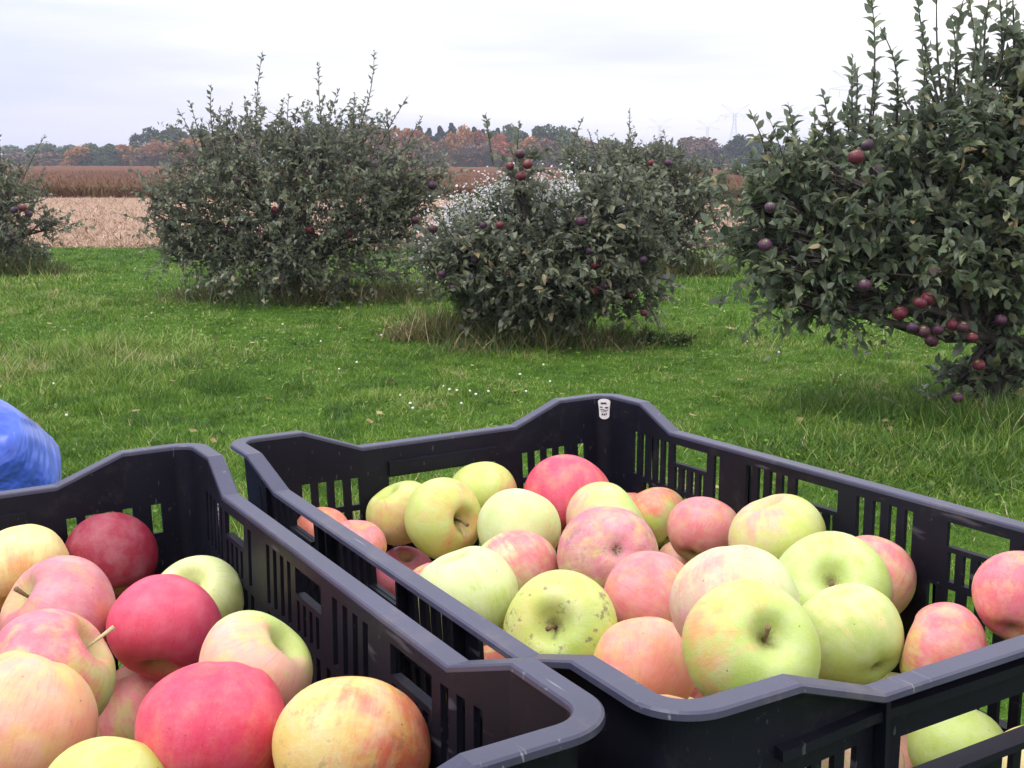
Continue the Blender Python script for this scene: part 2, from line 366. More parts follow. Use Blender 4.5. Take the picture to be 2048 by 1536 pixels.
# low broad-leaved plants in the turf
r = np.random.default_rng(41); n = 17000; y = np.sqrt(r.uniform(3.0**2, 13.0**2, n)); x = r.uniform(-1, 1, n)*(y*.52+.7)
kk = vnoise(x, y, 2.6, 44) + .5*vnoise(x, y, 9, 45) + r.normal(0, .15, n) > .12; x, y = x[kk], y[kk]; n = len(x)
P_ = np.stack([x, y, r.uniform(.015, .045, n)], -1); a = r.uniform(0, 6.28, n)
X = np.stack([np.cos(a), np.sin(a), r.normal(0, .3, n)], -1); X /= np.linalg.norm(X, axis=1)[:, None]; Z = np.stack([r.normal(0, .35, n), r.normal(0, .35, n), np.ones(n)], -1); Yv = np.cross(Z, X); Yv /= np.linalg.norm(Yv, axis=1)[:, None]; Z = np.cross(X, Yv)
Q4 = np.array([[-.5, -.35, 0], [.5, -.4, .08], [.55, .4, 0], [-.45, .4, .08]]); V, T = instance(Q4, np.array([[0, 1, 2], [0, 2, 3]]), P_, np.stack([X, Yv, Z], 1), np.repeat((r.uniform(.008, .02, n)*(1+y/16))[:, None], 3, 1))
tag(link('clover_leaves', fast_mesh('clover_leaves', V, T, [GRASSM], np.repeat(np.clip(r.normal(.36, .18, n), 0, .8), 4))), 'low clover and weed leaves mixed into the lawn', 'clover', kind='stuff')

r = np.random.default_rng(47); n = 420; y = np.sqrt(r.uniform(3.2**2, 13.0**2, n)); x = r.uniform(-1, 1, n)*(y*.52+.5)
a = r.uniform(0, 6.28, n); X = np.stack([np.cos(a), np.sin(a), r.normal(0, .2, n)], -1); X /= np.linalg.norm(X, axis=1)[:, None]; Z = np.stack([r.normal(0, .4, n), r.normal(0, .4, n), np.ones(n)], -1); Yv = np.cross(Z, X); Yv /= np.linalg.norm(Yv, axis=1)[:, None]
V, T = instance(Q4, np.array([[0, 1, 2], [0, 2, 3]]), np.stack([x, y, r.uniform(.03, .055, n)], -1), np.stack([X, Yv, np.cross(X, Yv)], 1), np.repeat(r.uniform(.02, .045, n)[:, None], 3, 1))
tag(link('fallen_leaves', fast_mesh('fallen_leaves', V, T, [WEEDM], np.repeat(r.uniform(.62, .95, n), 4))), 'dry brown leaves scattered over the lawn', 'leaf litter', kind='stuff')

# stubble straw
r = np.random.default_rng(21); n = 42000; y = YS + (YC-YS)*r.random(n)**1.5; x = r.uniform(-1, 1, n)*(y*.52+2)
V, T = blades(np.stack([x, y, np.full(n, .012)], -1), r.uniform(.05, .16, n)*(1+.5*(np.sin(y*8.2) > .2)), r.uniform(.015, .04, n), np.full(n, 1.3), 22)
tag(link('straw', fast_mesh('straw', V, T, [STRAW], np.repeat(r.random(n), 5))), 'pale straw litter lying over the harvested stubble field', 'straw', kind='stuff')
# standing brown crop
n = 70000; y = YC - .4 + 75*r.random(n)**2.0; x = r.uniform(-1, 1, n)*(y*.5+3)
fr = np.exp(-(y-YC)/9.0)
V, T = blades(np.stack([x, y, np.zeros(n)], -1), r.uniform(.38, .66, n), r.uniform(.05, .12, n), np.full(n, .3), 23)
tag(link('crop', fast_mesh('crop', V, T, [FIELDM], np.repeat(np.clip(r.random(n)*.75+.4*fr, 0, 1), 5))), 'reddish brown ripe crop standing beyond the stubble', 'crop', kind='stuff')

# ------------------------------------------------------------------ apples
def apple_mesh(seed, H=.86, cav=.30, lobes=.016, cone=.10, nu=40, nv=28):
    r = np.random.default_rng(seed); V = []; Fs = []
    ph = r.uniform(0, 6.28, 6); am = r.normal(0, .02, 3)
    for j in range(nv+1):
        th = math.pi*j/nv; sx = math.sin(th)**.88 if 0 < j < nv else 0; z0 = math.cos(th)
        for i in range(nu):
            q = 2*math.pi*i/nu
            x = sx*(1 - cone*max(0, -z0)**1.2*.9 + .03*max(0, z0)*0)
            x *= 1 + am[0]*math.cos(q+ph[0]) + am[1]*math.cos(2*q+ph[1]) + am[2]*.6*math.cos(3*q+ph[2])
            x *= 1 + lobes*math.cos(5*q+ph[3])*(.35+.65*max(0, -z0))
            z = H*z0 + .05*am[1]*math.cos(q+ph[4])
            rr = x
            z -= (cav*math.exp(-(rr/.25)**2) + .10*math.exp(-(rr/.42)**2)) if z0 > 0 else 0
            z += (.17*math.exp(-(rr/.22)**2)) if z0 < 0 else 0
            z += .013*math.cos(5*q+ph[3])*math.exp(-((rr-.4)/.2)**2)*(1 if z0 < 0 else .4)
            z += .05*math.cos(q+ph[5])*math.exp(-((rr-.5)/.4)**2)
            V.append((x*math.cos(q), x*math.sin(q), z))
    for j in range(nv):
        for i in range(nu):
            i2 = (i+1) % nu; Fs.append((j*nu+i, (j+1)*nu+i, (j+1)*nu+i2, j*nu+i2))
    return mesh('apple', V, Fs, [APM], True)
G = (.44, .57, .11); GP = (.60, .66, .28); GY = (.54, .59, .12); YL = (.70, .52, .13); YP = (.76, .64, .27); OR = (.74, .36, .13)
PK = (.70, .20, .21); HP = (.66, .07, .13); RD = (.52, .04, .06); DR = (.27, .018, .04); PP = (.70, .34, .27); PB = (.56, .19, .22); TN = (.60, .38, .16); CO = (.72, .20, .13)
def setcol(o, base, base2, blush, bdir, amt, scab=0., seed=0.):
    o['base_col'] = base; o['base2_col'] = base2; o['blush_col'] = blush
    o['streak_col'] = (blush[0]*.72, blush[1]*.42, blush[2]*.5)
    o['blush_dir'] = tuple(bdir); o['blush_amt'] = float(amt); o['scab'] = float(scab); o['seed'] = float(seed); o['wax'] = .20 if blush[1] > .12 else .10
CAVS = {2: .42}
def make_apple(P, rad, axis, base, base2, blush, bdir, amt, H=.86, scab=0., seed=0, name='apple', me=None, parent=None, spin=None, detail=True):
    if me is None: me = apple_mesh(seed, H, CAVS.get(seed, .30), nu=44 if detail else 20, nv=30 if detail else 14)
    o = link(name, me)
    z = Vector(axis).normalized(); q = z.to_track_quat('Z', 'Y').to_matrix()
    q = q @ Matrix.Rotation(spin if spin is not None else seed*1.7, 3, 'Z')
    M = Matrix.Translation(Vector(P)) @ q.to_4x4() @ Matrix.Diagonal((rad, rad, rad, 1))
    loc, rot, scl = M.decompose(); o.location = loc; o.rotation_euler = rot.to_euler(); o.scale = scl
    if parent is not None: o.parent = parent
    bl = q.transposed() @ Vector(bdir)
    setcol(o, base, base2, blush, bl.normalized(), amt, scab, seed*3.1)
    return o
def add_stem(o, H=.86, ln=.5, lean=(.1, .05), mat=STEM, thick=.035):
    b = H - .40
    V, Fs = tube([(0, 0, b-.04), (lean[0]*.3, lean[1]*.3, b+ln*.45), (lean[0], lean[1], b+ln)], [thick*1.1, thick*.8, thick*1.35], 7)
    return link('stem', mesh('stem', V, Fs, [mat], True), o)
def add_calyx(o, H=.86):
    V = []; Fs = []
    for k in range(5):
        a = k*1.2566+.3; c, s = math.cos(a), math.sin(a); b = len(V); z = -H+.175
        V += [(.03*c-.025*s, .03*s+.025*c, z), (.03*c+.025*s, .03*s-.025*c, z), (.10*c, .10*s, z-.05), (.05*c, .05*s, z-.075)]
        Fs += [(b, b+1, b+2), (b, b+2, b+3)]
    return link('calyx', mesh('calyx', V, Fs, [STEM], False), o)

# crates -------------------------------------------------------------
CL, CW = .6, .38322; DZ, E1, E2, G1, G2, RW, INS = .01867, .06782, .11905, .06456, .11531, .0129, .00408; CH = .225
FR = {}
for k, (x, y, t, tu, tv, hb, vsh) in {'A': (-.23782, .89406, .51475, .04235, .00691, 0, 0), 'B': (-.25497, .89188, .52273, .0457, .00895, .00022, -CW)}.items():
    U = Vector((math.sin(t), -math.cos(t), tu)).normalized(); Vv = Vector((math.cos(t), math.sin(t), tv)); Vv = (Vv - U*Vv.dot(U)).normalized(); Zz = U.cross(Vv).normalized()
    o0 = Vector((x, y, CAMZ - .22448 + hb)) + Vv*vsh
    M = Matrix((U, Vv, Zz)).transposed().to_4x4(); M.translation = o0; FR[k] = M
RC = .026
def ztop(c, ln, a, b):
    t = min(c, ln-c)
    if t <= a: return 0.0
    if t >= b: return -DZ
    return -DZ*(t-a)/(b-a)
def mir(l, ln): return sorted(l + [(ln-b, ln-a) for a, b in l if abs((a+b)/2 - ln/2) > 1e-6])
ROW2 = [(-.110, -.073), (-.150, -.115), (-.190, -.155)]
def long_holes():
    h = []
    for a, b in [(.0600, .0665), (.0740, .0805), (.088, .0945), (.100, .1065), (.112, .1195), (.182, .1895), (.2225, .2295), (.2365, .2435), (.2505, .2575), (.2640, .2705), (.341, .3485), (.3565, .3635), (.371, .378), (.385, .392), (.4765, .484), (.491, .498), (.505, .512)]: h.append((a, b, -.068, -.028))
    for a, b in ((.127, .173), (.279, .323), (.4205, .4675)):
        h.append((a, b, -.0445, -.028)); w = b-a
        for k in range(4): h.append((a+.002+k*w/4, a+w/4-.004+k*w/4, -.068, -.048))
    xs = mir([(.050+.0150*k, .058+.0150*k) for k in range(2, 10)] + [(.2225, .2295), (.2365, .2435), (.2505, .2575), (.2640, .2700), (.280, .287)], CL)
    for z0, z1 in ROW2:
        for a, b in xs: h.append((a, b, z0, z1))
    return h
def short_holes():
    h = []
    for a, b in mir([(.0385, .0465), (.0605, .0685), (.0745, .0825), (.0885, .0965), (.1030, .1105)], CW): h.append((a, b, -.068, -.0445))
    h.append((.138, CW-.138, -.068, -.048))
    xs = mir([(.0605, .0685), (.0745, .0825), (.0885, .0965), (.1030, .1105), (.138, .146), (.152, .160), (.166, .174)], CW)
    for z0, z1 in ROW2:
        for a, b in xs: h.append((a, b, z0, z1))
    return h
LHO, SHO = long_holes(), short_holes()
def stations():
    S = []   # each: (kind, coord, ztop)
    def side(kind, ln, a, b, holes, rev):
        bp = {RC, ln-RC, a, b, ln-a, ln-b}
        for h in holes: bp |= {round(h[0], 5), round(h[1], 5)}
        c = sorted(x for x in bp if RC-1e-6 <= x <= ln-RC+1e-6)
        cc = [c[0]]
        for x in c[1:]:
            if x-cc[-1] > 2e-4: cc.append(x)
        if rev: cc = cc[::-1]
        return [(kind, x, ztop(x, ln, a, b)) for x in cc]
    corn = lambda k: [(k, q/11*math.pi/2, 0.0) for q in range(1, 11)]
    S += side('far', CW, G1, G2, SHO, False); S += corn('c_fr'); S += side('right', CL, E1, E2, LHO, False); S += corn('c_nr')
    S += side('near', CW, G1, G2, SHO, True); S += corn('c_nl'); S += side('left', CL, E1, E2, LHO, True); S += corn('c_fl')
    return S
ST = stations()
def pos(s, o, z):
    kind, c, zt = s; o = o + INS*(-zt/DZ)
    if kind == 'far': return (o, c, z)
    if kind == 'right': return (c, CW-o, z)
    if kind == 'near': return (CL-o, c, z)
    if kind == 'left': return (c, o, z)
    rr = max(.003, RC-o)
    cx, cy, a0 = {'c_fr': (RC, CW-RC, math.pi), 'c_nr': (CL-RC, CW-RC, math.pi/2), 'c_nl': (CL-RC, RC, 0), 'c_fl': (RC, RC, -math.pi/2)}[kind]
    a = a0 - c
    return (cx+rr*math.cos(a), cy+rr*math.sin(a), z)
ZL = [None, -.028, -.0445, -.048, -.068, -.073, -.110, -.115, -.150, -.155, -.190, -CH]
WO, WI = .0098, .0128
def crate(key, label):
    root = link('crate', None); root.matrix_world = FR[key]; tag(root, label, 'crate', 'black slotted plastic harvest crates')
    n = len(ST); nz_ = len(ZL)-1; solid = np.ones((n, nz_), bool)
    for i in range(n):
        a, b = ST[i], ST[(i+1) % n]
        if a[0] == b[0] and not a[0].startswith('c_'):
            m = (a[1]+b[1])/2; holes = LHO if a[0] in ('left', 'right') else SHO
            for j in range(nz_):
                zt = -.01 if ZL[j] is None else ZL[j]; zm = (zt+ZL[j+1])/2
                if j == 0: continue
                for h in holes:
                    if h[0] < m < h[1] and h[2] < zm < h[3]: solid[i, j] = False; break
    V = []; idx = {}
    def vid(i, j, side):
        k = (i % n, j, side)
        if k not in idx:
            s = ST[i % n]; z = s[2]-.003 if ZL[j] is None else ZL[j]
            idx[k] = len(V); V.append(pos(s, (WO if side == 0 else WI) + .035*(-z), z))
        return idx[k]
    Fs = []
    for i in range(n):
        for j in range(nz_):
            if not solid[i, j]: continue
            a, b, c, d = (i, j), (i+1, j), (i+1, j+1), (i, j+1)
            Fs.append(tuple(vid(*p, 0) for p in (a, b, c, d))); Fs.append(tuple(vid(*p, 1) for p in (d, c, b, a)))
            for (di, dj, p, q) in ((-1, 0, a, d), (1, 0, b, c), (0, -1, a, b), (0, 1, d, c)):
                jj = j+dj
                if jj < 0 or jj >= nz_ or not solid[(i+di) % n, jj]:
                    Fs.append((vid(*p, 0), vid(*q, 0), vid(*q, 1), vid(*p, 1)))
    mb = MB(); mb.add(V, Fs)
    # outer ribs at the posts and stiffening ledges
    def loopstrip(poly, sel):
        for i in range(n):
            s, s2 = ST[i], ST[(i+1) % n]
            if not sel(s, s2): continue
            A = [pos(s, o, z) for o, z in poly]; B = [pos(s2, o, z) for o, z in poly]; m = len(poly)
            mb.add(A+B, [(k, (k+1) % m, (k+1) % m+m, k+m) for k in range(m)] + [tuple(range(m))[::-1], tuple(range(m, 2*m))])
    def band(z, th, o0): return [(o0, z), (WO+.0002+.035*-z, z), (WO+.0002+.035*-z, z-th), (o0, z-th)]
    allst = lambda s, s2: True
    for z, th in ((-.0693, .0026), (-.1113, .0024), (-.1513, .0024), (-.2, .003)): loopstrip(band(z, th, .0068), allst)
    shortside = lambda s, s2: s[0] in ('far', 'near') and s2[0] == s[0] and .06 < (s[1]+s2[1])/2 < CW-.06
    loopstrip([(.0062, -.0300), (WO+.0012, -.0290), (WO+.0012, -.0345), (.0062, -.0345)], shortside)
    hand = lambda s, s2: s[0] in ('far', 'near') and s2[0] == s[0] and .137 < (s[1]+s2[1])/2 < CW-.137
    loopstrip([(.001, -.0652), (WO+.0020, -.0652), (WO+.0020, -.0688), (.001, -.0688)], hand)
    loopstrip([(WI+.0008, -.0335), (WI+.0045, -.0345), (WI+.0045, -.0460), (WI+.0010, -.0470)], hand)
    win = lambda s, s2: s[0] in ('left', 'right') and s2[0] == s[0] and any(h[0] < (s[1]+s2[1])/2 < h[1] and h[2] > -.05 for h in LHO)
    loopstrip([(.0086, -.0449), (WO+.0016, -.0449), (WO+.0016, -.0474), (.0086, -.0474)], win)
    for u in (.199, .215, .332, .404, .0835):
        for v0, v1 in ((.0045, WO+.0008), (CW-WO-.0008, CW-.0045)): mb.box((u-.0013, v0+INS, -.2), (u+.0013, v1 - (INS if v1 > .1 else 0) + (INS if v1 < .1 else 0), -.024))
    for v in (.122, CW-.122):
        for u0, u1 in ((.0045, WO+.0008), (CL-WO-.0008, CL-.0045)): mb.box((u0+INS*(u0 < .1)-INS*(u0 > .1), v-.0013, -.2), (u1+INS*(u0 < .1)-INS*(u0 > .1), v+.0013, -.024))
    mb.build('wall', [PLA], root)
    # rim
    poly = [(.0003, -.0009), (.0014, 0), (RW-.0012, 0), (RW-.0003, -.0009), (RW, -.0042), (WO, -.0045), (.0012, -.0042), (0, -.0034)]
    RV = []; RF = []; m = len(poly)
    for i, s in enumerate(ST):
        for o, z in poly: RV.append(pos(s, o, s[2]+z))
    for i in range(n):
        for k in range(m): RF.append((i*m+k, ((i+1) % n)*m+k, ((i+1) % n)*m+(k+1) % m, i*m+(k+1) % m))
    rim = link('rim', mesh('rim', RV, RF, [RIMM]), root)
    # floor grid
    fb = MB(); zf = -CH
    for k in range(18): u = .022+k*(CL-.044)/17.0; fb.box((u-.004, .018, zf+.0005), (u+.004, CW-.018, zf+.0045))
    for k in range(12): v = .022+k*(CW-.044)/11.0; fb.box((.018, v-.004, zf-.003), (CL-.018, v+.004, zf+.0003))
    fb.build('base', [PLA], root)
    return root
crA = crate('A', 'black slotted plastic crate on the right, full of mostly green apples')
crB = crate('B', 'black slotted plastic crate on the left, holding the redder apples')
# small oval stickers
LAB, tl, bl_, ol = newmat('sticker_paper'); bl_.inputs['Base Color'].default_value = (.72, .70, .70, 1); bl_.inputs['Roughness'].default_value = .5
INK, ti, bi, oi = newmat('sticker_ink'); bi.inputs['Base Color'].default_value = (.03, .03, .04, 1)
def sticker(root, c, ex, ey, nrm, rx, ry, marks=True):
    mb = MB(); c = Vector(c); ex = Vector(ex).normalized(); ey = Vector(ey).normalized(); nn = Vector(nrm).normalized()
    k = 28; ring = []
    for i in range(k):
        a = 2*math.pi*i/k; q = 1 + (.10 if math.sin(a) < -.7 else 0) - .05*math.cos(4*a)
        ring.append(c + ex*(rx*q*math.cos(a)*(1-.38*max(0, -math.sin(a))**1.5)) + ey*(ry*q*math.sin(a)) + nn*(-.0008*(math.cos(a))**2))
    ring2 = [p - nn*.0003 for p in ring]
    mb.add([c]+ring, [(0, i+1, (i+1) % k+1) for i in range(k)]); mb.add(ring+ring2, [(i, i+k, (i+1) % k+k, (i+1) % k) for i in range(k)])
    for (x, y, w_, h_) in ([(-.05, .52, .7, .16), (-.35, .14, .34, .10), (.30, .10, .42, .13), (-.25, -.10, .5, .07), (.2, -.16, .55, .06), (-.05, -.30, .7, .05), (-.22, -.56, .2, .18), (.05, -.58, .18, .18), (.27, -.52, .14, .16)] if marks else []):
        pts = [c + ex*(rx*(x+a*w_)) + ey*(ry*(y+b*h_)) + nn*.00035 for a, b in ((-.5, -.5), (.5, -.5), (.5, .5), (-.5, .5))]
        mb.add(pts, [(0, 1, 2, 3)], 1)
    return mb.build('sticker', [LAB, INK], root)
q = RC-(WI+.001); a = math.pi/4
cc = (RC-q*math.cos(a)*.985, CW-RC+q*math.sin(a)*.985, -.0165)
sticker(crA, (RC-.0078, CW-RC+.0078, -.0125), (1, 1, 0), (0, 0, 1), (1, -1, 0), .0080, .0100)
sticker(crB, (.100, CW-WI-.0030, -.036), (1, 0, 0), (0, 0, 1), (0, -1, 0), .008, .011)

# apples of the two crates: crate, px, py, width, depth, axis(camera frame), H, base, base2, blush, blush dir, amount, scab, extras, label
AP = [
('A',802,1027,142,.962,(-.3,.5,.2),.88,GY,G,TN,(.3,-.8,.5),.15,0,'','greenish tan apple against the far left slots of the right crate'),
('A',886,1036,166,0.93,(.76,.0,.64),0.84,GY,G,OR,(.9,.1,.6),-0.3,0,'sL','green apple whose deep stem hollow with a dry stem faces right'),
('A',967,990,138,1.0,(.1,.8,-.4),.92,GY,G,TN,(1,-.3,.2),-.25,0,'','plain yellow green apple under the far handle opening of the right crate'),
('A',1036,1055,170,0.9,(.3,.8,-.5),.92,GP,G,OR,(1,-.5,.0),-0.5,0,'','pale green apple with one black speck, in front of the big red one'),
('A',1136,1000,184,0.99,(.1,.7,-.7),.94,YL,OR,HP,(-.6,.2,.7),.55,0,'','big pinkish red apple at the far end of the right crate'),
('A',1213,1052,182,.933,(.75,.5,-.2),.86,G,GP,PP,(-.8,-.5,.5),.05,0,'','green and peach apple right in front of the big red one'),
('A',1312,1035,130,.981,(-.4,.6,-.4),.88,G,GY,CO,(-.3,.8,.5),-0.15,0,'','green apple with a coral red top near the far corner of the crate'),
('A',1244,1030,120,1.029,(0,.9,-.2),.86,OR,YL,CO,(0,.6,.7),.4,0,'','sliver of reddish apple wedged behind the big red and peach ones'),
('A',1408,1062,152,.911,(.5,.75,-.45),.84,TN,GY,PK,(-.4,.4,.8),0.18,0,'','dusky pink apple by the far right slots, left of the large green one'),
('A',1556,1075,198,.833,(-.35,.93,-.05),.86,GY,G,PP,(-.7,.6,.3),-0.28,0,'','large yellow green apple with a pink shoulder by the right wall'),
('A',1217,1112,205,0.84,(-.12,-.30,-.95),.92,GY,YL,PB,(0,.8,.3),0.25,.5,'c','mauve pink apple showing its calyx dimple, in the middle of the heap'),
('A',1032,1145,178,0.86,(-.5,.6,-.5),.9,GP,G,PK,(.5,.7,.3),0,0,'','apple with a bright pink top right and pale side, left of the calyx one'),
('A',933,1195,216,.768,(-.35,.92,-.05),.92,GP,GP,G,(.2,-.9,.2),-.1,0,'','large pale green apple behind the left wall of the right crate'),
('A',810,1150,122,.979,(.1,.8,.3),.86,(.80,.24,.30),(.78,.18,.24),(.78,.17,.25),(0,.5,.7),.7,0,'','hot pink apple partly hidden by the left wall of the right crate'),
('A',714,1092,118,.907,(.1,.8,.1),.86,OR,YL,PK,(-.3,.8,.3),.35,0,'','peach pink apple just over the left wall near the far end'),
('A',645,1065,112,.937,(0,.8,.2),.86,OR,CO,CO,(0,.4,.8),.6,0,'','coral red apple behind the small window of the left wall, farthest left'),
('A',1122,1262,237,0.725,(-.25,.38,.89),.80,GY,YL,G,(.8,-.6,.3),.1,1.,'sn','yellow green apple with brown scab patches around its stem hollow'),
('A',1300,1198,196,0.77,(-.6,.4,-.65),0.9,OR,YL,PK,(-.7,.5,.4),0.12,0,'','orange pink apple right below the calyx one'),
('A',1370,1135,125,.953,(.3,.6,.1),.80,YL,GP,PP,(-.4,.1,.8),.35,0,'','small pale peach apple in the gap below the dusky pink one'),
('A',1472,1205,256,.631,(-.1,-.85,.5),0.92,GP,GP,PP,(-.8,.1,.6),-0.12,0,'','large pale green apple with a pinkish left cheek, behind the front one'),
('A',1662,1180,234,0.74,(-.24,.42,.87),.86,G,GP,G,(.2,-.6,.2),0,0,'sn','bright yellow green apple with its hollow turned up, upper right heap'),
('A',1740,1158,175,.767,(.3,.6,-.5),.98,GY,OR,PK,(.1,.7,.5),0.08,0,'','rosy apple with a dull green underside against the right wall'),
('A',1503,1298,278,.564,(.19,.46,.87),.84,G,GY,OR,(-.95,.2,.2),-0.32,0,'sn','largest green apple at the front of the right crate, hollow facing up'),
('A',1697,1272,220,0.67,(-.45,.55,-.7),.88,G,GP,YP,(-.2,.8,.3),-0.4,0,'','bright green apple with a shadowed dent low on its right side'),
('A',1288,1335,215,0.7,(.2,.6,-.75),0.9,YL,OR,(.80,.30,.22),(.3,.1,.9),0.25,0,'','salmon apple speckled with cream, left of the largest green one'),
('A',1885,1305,200,.657,(-.8,.35,-.5),.82,GY,OR,(.72,.17,.18),(.3,.8,.4),0.25,0,'','pinkish red apple with a small dark spot, low by the near rim'),
('A',2045,1195,190,.664,(.4,.5,-.4),.92,YL,OR,(.72,.16,.2),(-.3,.5,.7),0.3,0,'','red pink apple cut off by the right edge of the picture'),
('A',1355,1450,160,.756,(.1,.9,0),.8,YP,YL,OR,(.3,-.5,.4),-.2,0,'','cream yellow apple just showing over the near left corner rim'),
('A',1690,1410,170,.731,(.1,.9,0),.8,YP,YL,PP,(.6,.1,.4),.0,0,'','cream apple with a pink edge just showing over the near rim'),
('A',1800,1410,170,.757,(.1,.9,0),.8,YP,GP,GY,(.6,.1,.4),.1,0,'','sliver of yellow green apple between the cream and the pinkish red one'),
('A',1912,1500,195,.645,(.3,.8,-.4),.88,G,GP,G,(.2,-.6,.2),0,0,'','green apple seen through the near handle opening of the right crate'),
('A',1790,1530,180,.689,(-.3,.8,-.4),.88,OR,TN,PP,(.2,.3,.6),.3,0,'','dull pink apple seen through the handle opening, left of the green one'),
('A',2085,1540,200,.602,(0,.9,.1),.86,YL,GY,YP,(0,.5,.4),0,0,'','yellow apple at the lower right picture edge, behind the near handle'),
('A',975,1345,130,.839,(0,.9,.1),.86,OR,YL,CO,(0,.4,.7),.3,0,'','orange pink apple low behind the left wall slots, nearest end'),
('B',45,1135,188,.804,(.1,-.85,.5),0.9,YP,YL,OR,(.3,-.9,.5),0.12,0,'','cream topped apple with an orange lower half, far left of the left crate'),
('B',222,1112,182,.848,(.3,-.85,.45),1.0,DR,RD,DR,(0,.2,.8),0.9,0,'','tall dark crimson apple at the far end of the left crate'),
('B',120,1225,240,.718,(-.70,.52,.48),.84,OR,YL,PB,(.6,.3,.6),0.38,0,'s','mauve apple with an orange left side and a hollow facing left'),
('B',393,1205,192,.775,(.05,.78,.62),.84,GY,G,GP,(0,.8,.2),.1,0,'','green apple with a broad hollow against the right wall of the left crate'),
('B',331,1255,232,.708,(0,-.85,.5),0.84,HP,RD,HP,(-.1,.8,.4),0.6,0,'','smooth crimson pink apple in the middle of the left crate'),
('B',100,1345,268,.631,(.80,.55,-.20),.86,GY,G,(.76,.16,.20),(-.55,.7,.4),0.42,0,'d','pink apple with a green right side and a short tan stem'),
('B',512,1335,242,.6,(.76,.62,.12),.80,G,GY,(.80,.38,.28),(-.2,-.5,.9),0.22,0,'','green topped apple with a peach front, nearest the wall of the left crate'),
('B',300,1415,225,.74,(-.3,.8,.1),.92,GY,G,PK,(.5,.7,.3),0.25,0,'','half green, half pink apple tucked behind the largest red one'),
('B',428,1455,302,.535,(-.2,-.85,.48),.88,OR,RD,(.68,.055,.11),(.2,.6,.4),0.42,0,'','largest crimson apple at the front of the left crate'),
('B',45,1445,292,.561,(-.2,-.88,.42),0.95,YL,OR,(.74,.34,.22),(.1,-.2,.8),0.28,0,'','large pale orange apple at the lower left corner of the picture'),
('B',213,1600,268,0.505,(.2,.7,-.65),0.86,G,GP,GY,(0,.3,.4),0,0,'','bright lime green apple at the bottom edge of the picture'),
('B',703,1500,318,.516,(.15,.8,-.55),0.86,YL,OR,(.70,.15,.07),(.9,-.3,-.1),0.08,.45,'','large orange yellow apple with brown cracks on top, nearest in the left crate'),
('B',615,1455,150,.622,(0,.9,.1),.86,PK,HP,HP,(0,.5,.7),.7,0,'','small bit of pink apple between the crimson and the orange yellow one'),
]
ALLP = {'A': [], 'B': []}
for i, (k, px, py, wd, dep, ax, H, b1, b2, bl, bd, am, sc_, ex, lab) in enumerate(AP):
    P = at(px, py, dep); rad = wd/2/F*dep
    ALLP[k].append((P, rad))
    o = make_apple(P, rad, camdir(*ax), b1, b2, bl, camdir(*bd), am, H, sc_, i+1)
    tag(o, lab, 'apple', 'apples in the %s crate' % ('right' if k == 'A' else 'left'))
    if 's' in ex: add_stem(o, H, .34 if 'n' in ex else .42, (.10, .06), STEM, .035)
    if 'd' in ex: add_stem(o, H, .62, (.06, .10), STRAWSTEM, .028)
    if 'c' in ex: add_calyx(o, H)
    if 'L' in ex:
        V = [(.02, .05, H-.3), (.2, .12, H-.12), (.26, .3, H-.02), (.1, .22, H-.1), (.06, .16, H-.2)]
        link('leaf_scrap', mesh('leaf_scrap', V, [(0, 1, 3), (1, 2, 3), (0, 3, 4)], [STRAWSTEM]), o)
# apples deeper down that only show through the slots
lowm = [apple_mesh(200+i, .86, nu=24, nv=16) for i in range(4)]
r = np.random.default_rng(99)
cols = [(G, GY, PK), (YL, OR, CO), (GY, G, PP), (OR, YL, HP), (GP, G, TN)]
for k in 'AB':
    M = FR[k]
    for lay, zz in enumerate((-.186, -.128)):
        for u in np.arange(.055, .56, .0735):
            for v in np.arange(.054, .345, .0735):
                uu, vv = u+r.uniform(-.004, .004)+.0*lay, v+r.uniform(-.003, .003); rad = r.uniform(.031, .036)
                P = np.array(M @ Vector((uu, vv, zz+r.uniform(-.006, .004))))
                if any(np.linalg.norm(P-Q) < .93*(rad+R_) for Q, R_ in ALLP[k]): 
                    rad = .028
                    if any(np.linalg.norm(P-Q) < .97*(rad+R_) for Q, R_ in ALLP[k]): continue
                ALLP[k].append((P, rad)); c3 = cols[r.integers(5)]
                o = make_apple(P, rad, Vector(r.normal(0, 1, 3)), c3[0], c3[1], c3[2], Vector(r.normal(0, 1, 3)), .1, seed=int(r.integers(1000)), me=lowm[r.integers(4)])
                tag(o, 'apple of the lower layer in the %s crate, glimpsed through gaps' % ('right' if k == 'A' else 'left'), 'apple', 'lower layer apples in the %s crate' % ('right' if k == 'A' else 'left'))

# cart that carries the crates (below them)
ct = link('cart', None); ct.matrix_world = FR['A']; tag(ct, 'small wooden cart under the two black crates', 'cart')
mb = MB()
for k in range(8): v0 = -.42+k*.093; mb.box((.03, v0, -CH-.032), (.57, v0+.088, -CH-.0045))
mb.build('deck', [WOOD], ct)
for u in (.08, .52):
    for v in (-.30, .30):
        mb = MB(); mb.box((u-.022, v-.022, -1.2), (u+.022, v+.022, -CH-.0325)); mb.build('leg', [WOOD], ct)
mb = MB(); mb.box((.06, -.36, -CH-.085), (.10, .34, -CH-.034)); mb.box((.50, -.36, -CH-.085), (.54, .34, -CH-.034)); mb.build('bearer', [WOOD], ct)

